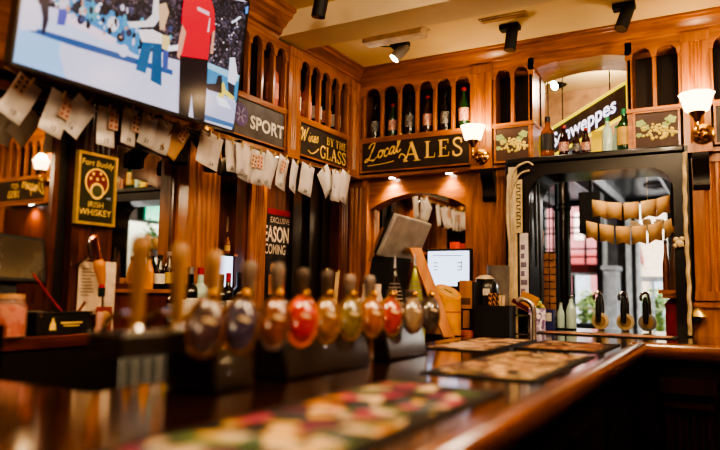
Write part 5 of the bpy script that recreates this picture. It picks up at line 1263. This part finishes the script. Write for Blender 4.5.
# tablet stand at far left
c = P(11, 258, 0, .0); 
th = thing('tablet_screen', 'dark tablet screen on a stand at far left of the back bar', 'screen', (c.x, c.y, ZBB))
u_ = Vector((.1, 1, -.05)).normalized(); v_ = Vector((-.25, 0, 1)); v_ = (v_-u_*v_.dot(u_)).normalized(); n_ = u_.cross(v_); n_ = n_ if n_.x > 0 else -n_
bev(part('casing', mb(BLACKM).obox(c, u_, v_, n_, .125, .088, .008), th), .004)
b = mb(plain('dim_screen', (44, 36, 34), .12, coat=.5)).obox(c+n_*.009, u_, v_, n_, .112, .074, .0008); b.mat(plain('dim_screen_mark', (96, 88, 86), .4)).ball(tuple(c-u_*.085+n_*.0095+v_*.01), .02, 10, (.05, 1, 1)); b.text('oss', c-u_*.1+n_*.011-v_*.045, u_, v_, .045); part('screen', b, th)
part('stand', mb(BLACKM).obox(c-v_*.1-n_*.03, u_, v_, n_, .03, .05, .01), th); part('foot', mb(BLACKM).box(c.x-.1, c.x-.02, c.y-.06, c.y+.06, ZBB+.0002, ZBB+.012), th)
# pink jar
p = onX(8, 336, .03); x, y = .03, p.y
th = thing('sweet_jar', 'glass jar of pink sweets at far left of the back bar', 'jar', (x, y, ZBB))
part('jar_body', mb(plain('jar_glass', (232, 180, 160), .08, noise=0, alpha=.35)).lathe([(0, 0), (.055, 0), (.058, .01), (.058, .1), (.05, .125), (.046, .135), (0, .135)], (x, y, ZBB), 22), th)
part('sweets', mb(speck('pink_sweets', [(222, 104, 84), (236, 150, 120), (206, 80, 70), (226, 130, 120)], 40)).lathe([(0, .005), (.052, .005), (.053, .1), (.03, .112), (0, .115)], (x, y, ZBB), 22), th)
part('lid', mb(plain('amber_lid', (206, 156, 110), .3)).lathe([(.048, .135), (.048, .15), (0, .152)], (x, y, ZBB), 22), th)
# black box with gold print
p0, p1 = P(36, 333, 0, .05), P(91, 331, 0, .05); y0, y1 = p0.y, p1.y; zt = ZBB+.085
th = thing('presentation_box', 'black box with gold bottle emblem on the back bar', 'box', (0, (y0+y1)/2, ZBB))
b = mb(plain('box_black', (28, 26, 27), .45)).box(-.06, .05, y0, y1, ZBB, zt-.012); bev(part('box_body', b, th), .003)
bev(part('lid', mb(MATS['box_black']).box(-.063, .053, y0-.003, y1+.003, zt-.0118, zt), th), .003)
b = mb(GOLDP); ym = y0+(y1-y0)*.28; b.poly([(.051, ym-.014, ZBB+.018), (.051, ym+.014, ZBB+.018), (.051, ym+.012, ZBB+.04), (.051, ym+.004, ZBB+.052), (.051, ym+.004, ZBB+.062), (.051, ym-.004, ZBB+.062), (.051, ym-.004, ZBB+.052), (.051, ym-.012, ZBB+.04)]); b.box(.0505, .0512, y0+(y1-y0)*.42, y0+(y1-y0)*.82, ZBB+.04, ZBB+.046).box(.0505, .0512, y0+(y1-y0)*.47, y0+(y1-y0)*.77, ZBB+.03, ZBB+.034)
part('gold_print', b, th, label='gold bottle emblem and gold lines')
for yy in (y0+.012, y1-.012): part('clasp', mb(CHROME).box(.053, .056, yy-.006, yy+.006, zt-.02, zt-.004), th)
# twig/flower pot things behind box: gold dried stems in small pot, red straw
p = P(42, 318, 0, -.05); x, y = -.1, p.y-.02
th = thing('dried_stems', 'small pot of golden dried stems behind the black box', 'plant', (x, y, ZBB))
part('pot', mb(plain('brown_pot', (90, 60, 40), .5)).lathe([(0, 0), (.03, 0), (.036, .08), (.03, .08), (0, .07)], (x, y, ZBB), 16), th)
b = mb(plain('golden_stem', (196, 150, 84), .6)); rnd = random.Random(5)
for i in range(14): b.tube([(x, y, ZBB+.07), (x+rnd.uniform(-.03, .05), y+rnd.uniform(-.06, .05), ZBB+rnd.uniform(.11, .24))], .003, 5)
part('stems', b, th, kind='stuff')
e0, e1 = P(33, 274, 0, .06), P(57, 306, 0, .06)
solo('red_straw', mb(plain('red_straw', (166, 40, 40), .4)).tube([e0, e0+(e1-e0)*1.0, Vector((.06, e1.y+.02, zt+.004))], .0045, 8), 'thin red straw leaning on the black box', 'straw')
# white menu sheets on column and inverted optic bottle
xq = CX+.014
q0, q1 = P(79, 262, 0, xq), P(104, 306, 0, xq); 
b = mb(plain('menu_cream', (224, 200, 172), .7)).box(xq, xq+.004, q0.y, P(103, 262, 0, xq).y, ZBB+.07, P(90, 262, 0, xq).z); b.mat(plain('grey_print', (120, 104, 92), .7)); rnd = random.Random(1)
for i in range(9): z = P(90, 262, 0, xq).z-.03-.013*i; b.box(xq+.004, xq+.0046, q0.y+.012, q0.y+.05+rnd.uniform(0, .03), z, z+.004)
b.mat(plain('brown_print', (120, 60, 40), .7)).obox((xq+.0045, q0.y+.02, ZBB+.1), (0, .7, .9), (0, .9, -.7), (1, 0, 0), .026, .006, .0006)
solo('menu_sheet', b, 'cream menu sheet on the column behind the hanging bottle', 'menu')
b = mb(plain('menu_pale', (226, 204, 182), .7)).box(xq-.006, xq+.0, P(104, 300, 0, xq).y, P(114.5, 300, 0, xq).y, ZBB+.001, P(110, 262, 0, xq).z); solo('menu_sheet', b, 'tall narrow pale sheet at right edge of the column', 'menu')
xo = .09
tp, tb = P(94, 236, 0, xo), P(101, 297, 0, xo)
th = thing('optic_bottle', 'upside-down spirit bottle with copper tube and dispenser on the column', 'bottle', (xo, tb.y, tb.z))
c = P(100, 266, 0, xo)
part('tube', mb(plain('copper', (226, 150, 116), .2, metal=1)).tube(cat_rom([P(91, 240, 0, xo), P(94, 236, 0, xo), P(96, 245, 0, xo), P(99, 262, 0, xo)], 5), [.011]*6+[.012]*10, 12), th, label='copper tube')
part('bracket', mb(CHROME).tube(cat_rom([P(91, 258, 0, xo), P(89, 248, 0, xo), P(90, 239, 0, xo), P(93, 236, 0, xo)], 5), .007, 10).tube([P(91, 256, 0, xo), Vector((CX+.006, P(91, 256, 0, xo).y, c.z))], .006), th)
top = P(99.5, 262, 0, xo); bot = P(102, 284, 0, xo)
part('glass_body', mb(plain('amber_optic', (190, 120, 56), .06, coat=.5, em=.04)).tube([top+Vector((0, 0, .012)), top, top-Vector((0, 0, .02)), top*.4+bot*.6, bot], [.012, .022, .023, .019, .012], 18), th)
part('neck_band', mb(CAPR).tube([bot, bot-Vector((0, 0, .014))], [.012, .012], 14), th); part('dispenser', mb(plain('dispenser_green', (24, 40, 36), .3)).tube([bot-Vector((0, 0, .014)), bot-Vector((0, 0, .05))], [.014, .013], 14), th)
# ornaments at right of the box
p0, p1 = P(96, 331, 0, .04), P(107, 330, 0, .04)
th = thing('beer_mat_card', 'small red and cream round-printed card at right of the black box', 'card', (.04, (p0.y+p1.y)/2, ZBB))
part('card', mb(plain('card_red', (156, 56, 48), .6)).box(.035, .039, p0.y, p1.y+.02, ZBB, ZBB+.1), th); part('printed_disc', mb(plain('card_cream', (222, 176, 122), .6)).lathe([(0, 0), (.034, 0), (.034, .001), (0, .001)], (.0395, (p0.y+p1.y)/2+.012, ZBB+.05), 20, 'x'), th)
b = mb(plain('pink_china', (214, 160, 140), .3, coat=.4)); yq = p0.y-.012; b.lathe([(0, 0), (.018, 0), (.02, .015), (.012, .03), (.016, .055), (.013, .075), (0, .085)], (.07, yq, ZBB), 14); solo('china_figure', b, 'small pink china ornament between black box and red card', 'ornament')

# bottles on back bar ledge / worktop in front of the middle mirror
zl = 1.3355
def led(px, x=-.115): return (x, P(px, 290, 0, x).y, zl)
bottle(led(148), 'mixer', plain('whisky_glow', (206, 128, 40), .08, coat=.5, em=.12), None, CAPB, 'round amber bottle on the ledge before the middle mirror', 'bottles before the middle mirror', .8)
bottle(led(159), 'mixer', GLDARK, LBLW, CAPB, 'dark bottle with white label right of the amber ledge bottle', 'bottles before the middle mirror', .85)
bottle(led(168), 'mixer', GLBROWN, LBLG, CAPW, 'brown bottle with gold label on the ledge', 'bottles before the middle mirror', .95)
def wkt(px, x): return (x, P(px, 320, 0, x).y, ZBB)
for px, x, kd, gl, lb, cp2, s_, lab in ((189, .0, 'spirit', GLDARK, LBLW, CAPW, .95, 'dark spirit bottle with white label behind the second wooden handle'), (199, .02, 'spirit', GLPALE, LBLR, CAPR, .95, 'clear spirit bottle with bright red cap'), (181, -.02, 'wine', GLDARK, LBLW, CAPB, .9, 'dark bottle with pale label left of the red-capped bottle'),
     (220, -.02, 'spirit', GLDARK, LBLB, CAPB, .86, 'dark bottle with grey cap right of the third wooden handle'), (227, .0, 'wine', GLDARK, LBLW, CAPR, .86, 'dark wine bottle with dark red capsule'), (238, .02, 'spirit', GLDARK, LBLG, CAPB, .9, 'dark bottle with yellow neck label'), (208, .05, 'square', GLPALE, LBLW, CAPW, .8, 'squat clear bottle between two handles'), (173, .04, 'square', GLBROWN, LBLB, CAPB, .8, 'squat brown bottle behind the second wooden handle')):
    bottle(wkt(px, x), kd, gl, lb, cp2, lab, 'bottles on the back bar', s_)
# monitor in the slot between pilasters
y0, y1 = P(218, 270, 0, -.05).y, P(233, 270, 0, -.05).y; z0, z1 = P(226, 287, 0, -.05).z, P(226, 256, 0, -.05).z
th = thing('tablet_screen', 'small lit white tablet between the pilasters above the back bar bottles', 'screen', (-.05, (y0+y1)/2, ZBB))
part('casing', mb(BLACKM).box(-.07, -.055, y0-.01, y1+.01, z0-.01, z1+.014), th); part('screen', mb(SCREENW).box(-.055, -.053, y0, y1, z0, z1), th); part('stand', mb(BLACKM).box(-.075, -.06, (y0+y1)/2-.02, (y0+y1)/2+.02, ZBB, z0), th)
p = P(229, 255, 0, -.12)
bottle((-.135, p.y, P(229, 254, 0, -.12).z), 'mixer', GLAMBER, LBLG, CAPB, 'small gold-labelled bottle on a high ledge between the pilasters', None, .55)
solo('small_ledge', mb(WOODY).box(WL, -.1, p.y-.04, p.y+.05, P(229, 254, 0, -.12).z-.012, P(229, 254, 0, -.12).z-.0005), 'small wooden ledge in the slot between the pilasters', 'shelf')
solo('framed_note', mb(plain('note_grey', (150, 130, 110), .6)).box(WL+.001, WL+.008, P(226, 230, 0, WL).y, P(233, 230, 0, WL).y, P(229, 232, 0, WL).z, P(229, 217, 0, WL).z), 'small grey note pinned high in the slot between pilasters', 'note')

# glass rack above middle mirror, with hanging glasses and an inverted gold-banded bottle
xr = -.02
p0, p1 = P(150, 152, 0, xr), P(232, 172, 0, xr)
zr = ZS0-.075
th = thing('glass_rack', 'dark hanging glass rack under the frieze behind the bunting', 'rack', (xr, (p0.y+p1.y)/2, zr))
part('rail', mb(BLACKM).box(xr-.08, xr-.06, p0.y, p1.y, zr, zr+.02).box(xr+.05, xr+.07, p0.y, p1.y, zr, zr+.02), th)
part('hanger', mb(BLACKM).box(xr-.07, xr+.06, p0.y, p0.y+.015, zr+.02, ZS0-.031), th); part('hanger', mb(BLACKM).box(xr-.07, xr+.06, p1.y-.015, p1.y, zr+.02, ZS0-.031), th)
SMK = plain('smoky_glass', (150, 140, 128), .05, noise=0, trans=.8)
for i, px in enumerate((178, 212, 226)):
    y = P(px, 172, 0, xr).y; th = thing('wine_glass', ('upside-down wine glass hanging left of the gold-banded bottle', 'upside-down wine glass hanging under the white cards beside the television corner', 'upside-down wine glass hanging at right end of the rack')[i], 'glass', (xr, y, zr-.14), 'wine glasses hanging from the rack')
    part('bowl', mb(SMK).lathe([(.044, 0), (.047, .03), (.042, .065), (.02, .085), (.005, .09), (.004, .088), (.018, .08), (.039, .062), (.044, .03), (.042, 0)], (xr, y, zr-.14), 24), th); part('stem', mb(SMK).lathe([(.004, .09), (.004, .155), (.036, .16), (.036, .163), (0, .163)], (xr, y, zr-.14), 20), th)
y = P(195, 150, 0, xr).y
th = thing('inverted_bottle', 'dark upside-down spirit bottle with gold bands above the middle mirror', 'bottle', (xr+.05, y, zr-.06))
b = mb(GLDARK).lathe([(0, .0), (.014, .0), (.016, .05), (.045, .085), (.048, .1), (.048, .19), (0, .195)], (xr+.05, y, zr-.12), 22); part('glass_body', b, th)
b = mb(plain('gold_band', (206, 150, 60), .3, metal=.6)).lathe([(.0485, .1), (.0492, .1), (.0492, .12), (.0485, .12)], (xr+.05, y, zr-.12), 22).lathe([(.0485, .15), (.0492, .15), (.0492, .185), (.0485, .185)], (xr+.05, y, zr-.12), 22); part('gold_band', b, th)

# ------------------------------------------------------------------ light
w = bpy.data.worlds.new('world'); S.world = w; w.use_nodes = True
bg = w.node_tree.nodes['Background']
sky = w.node_tree.nodes.new('ShaderNodeTexSky'); sky.sky_type = 'NISHITA'; sky.sun_elevation = R(48); sky.sun_rotation = R(150); sky.sun_disc = False; sky.air_density = 1.5; sky.dust_density = 4
w.node_tree.links.new(sky.outputs['Color'], bg.inputs['Color']); bg.inputs['Strength'].default_value = .5
# unseen warm fill lamps, added behind and above the drinkers' side
WARM = (1, .76, .5)
light('fill_lamp', 'POINT', (2.5, -2.1, 2.72), 28, WARM, .12)
light('fill_lamp', 'POINT', (1.75, -2.95, 2.84), 30, WARM, .12)
light('fill_lamp', 'POINT', (3.4, -1.4, 2.72), 24, WARM, .12)
light('fill_lamp', 'POINT', (3.2, -4.6, 2.4), 22, WARM, .15)
light('fill_lamp', 'POINT', (1.0, -4.9, 2.5), 18, WARM, .15)
light('fill_spot', 'SPOT', (1.5, -3.6, 2.75), 40, (1, .7, .42), .08, (.1, -2.3, 1.9), R(38), .8)  # spot added out of view to warm the cards at left
light('fill_lamp', 'POINT', (1.55, .75, 2.8), 14, (1, .85, .66), .1)  # added fill, brightens the near part of the room beyond
light('fill_lamp', 'POINT', (1.6, .36, 2.1), 2.6, (1, .8, .56), .03)  # added out of sight behind the lintel to brighten the tan flags
light('fill_lamp', 'POINT', (2.7, 3.0, 2.2), 60, (1, .93, .85), .1)  # added fill for the far window wall, kept out of view
# scene look
S.view_settings.view_transform = 'AgX'
S.view_settings.look = 'AgX - High Contrast'
S.view_settings.exposure = 0.85
S.cycles.max_bounces = 8
S.cycles.sample_clamp_indirect = 6
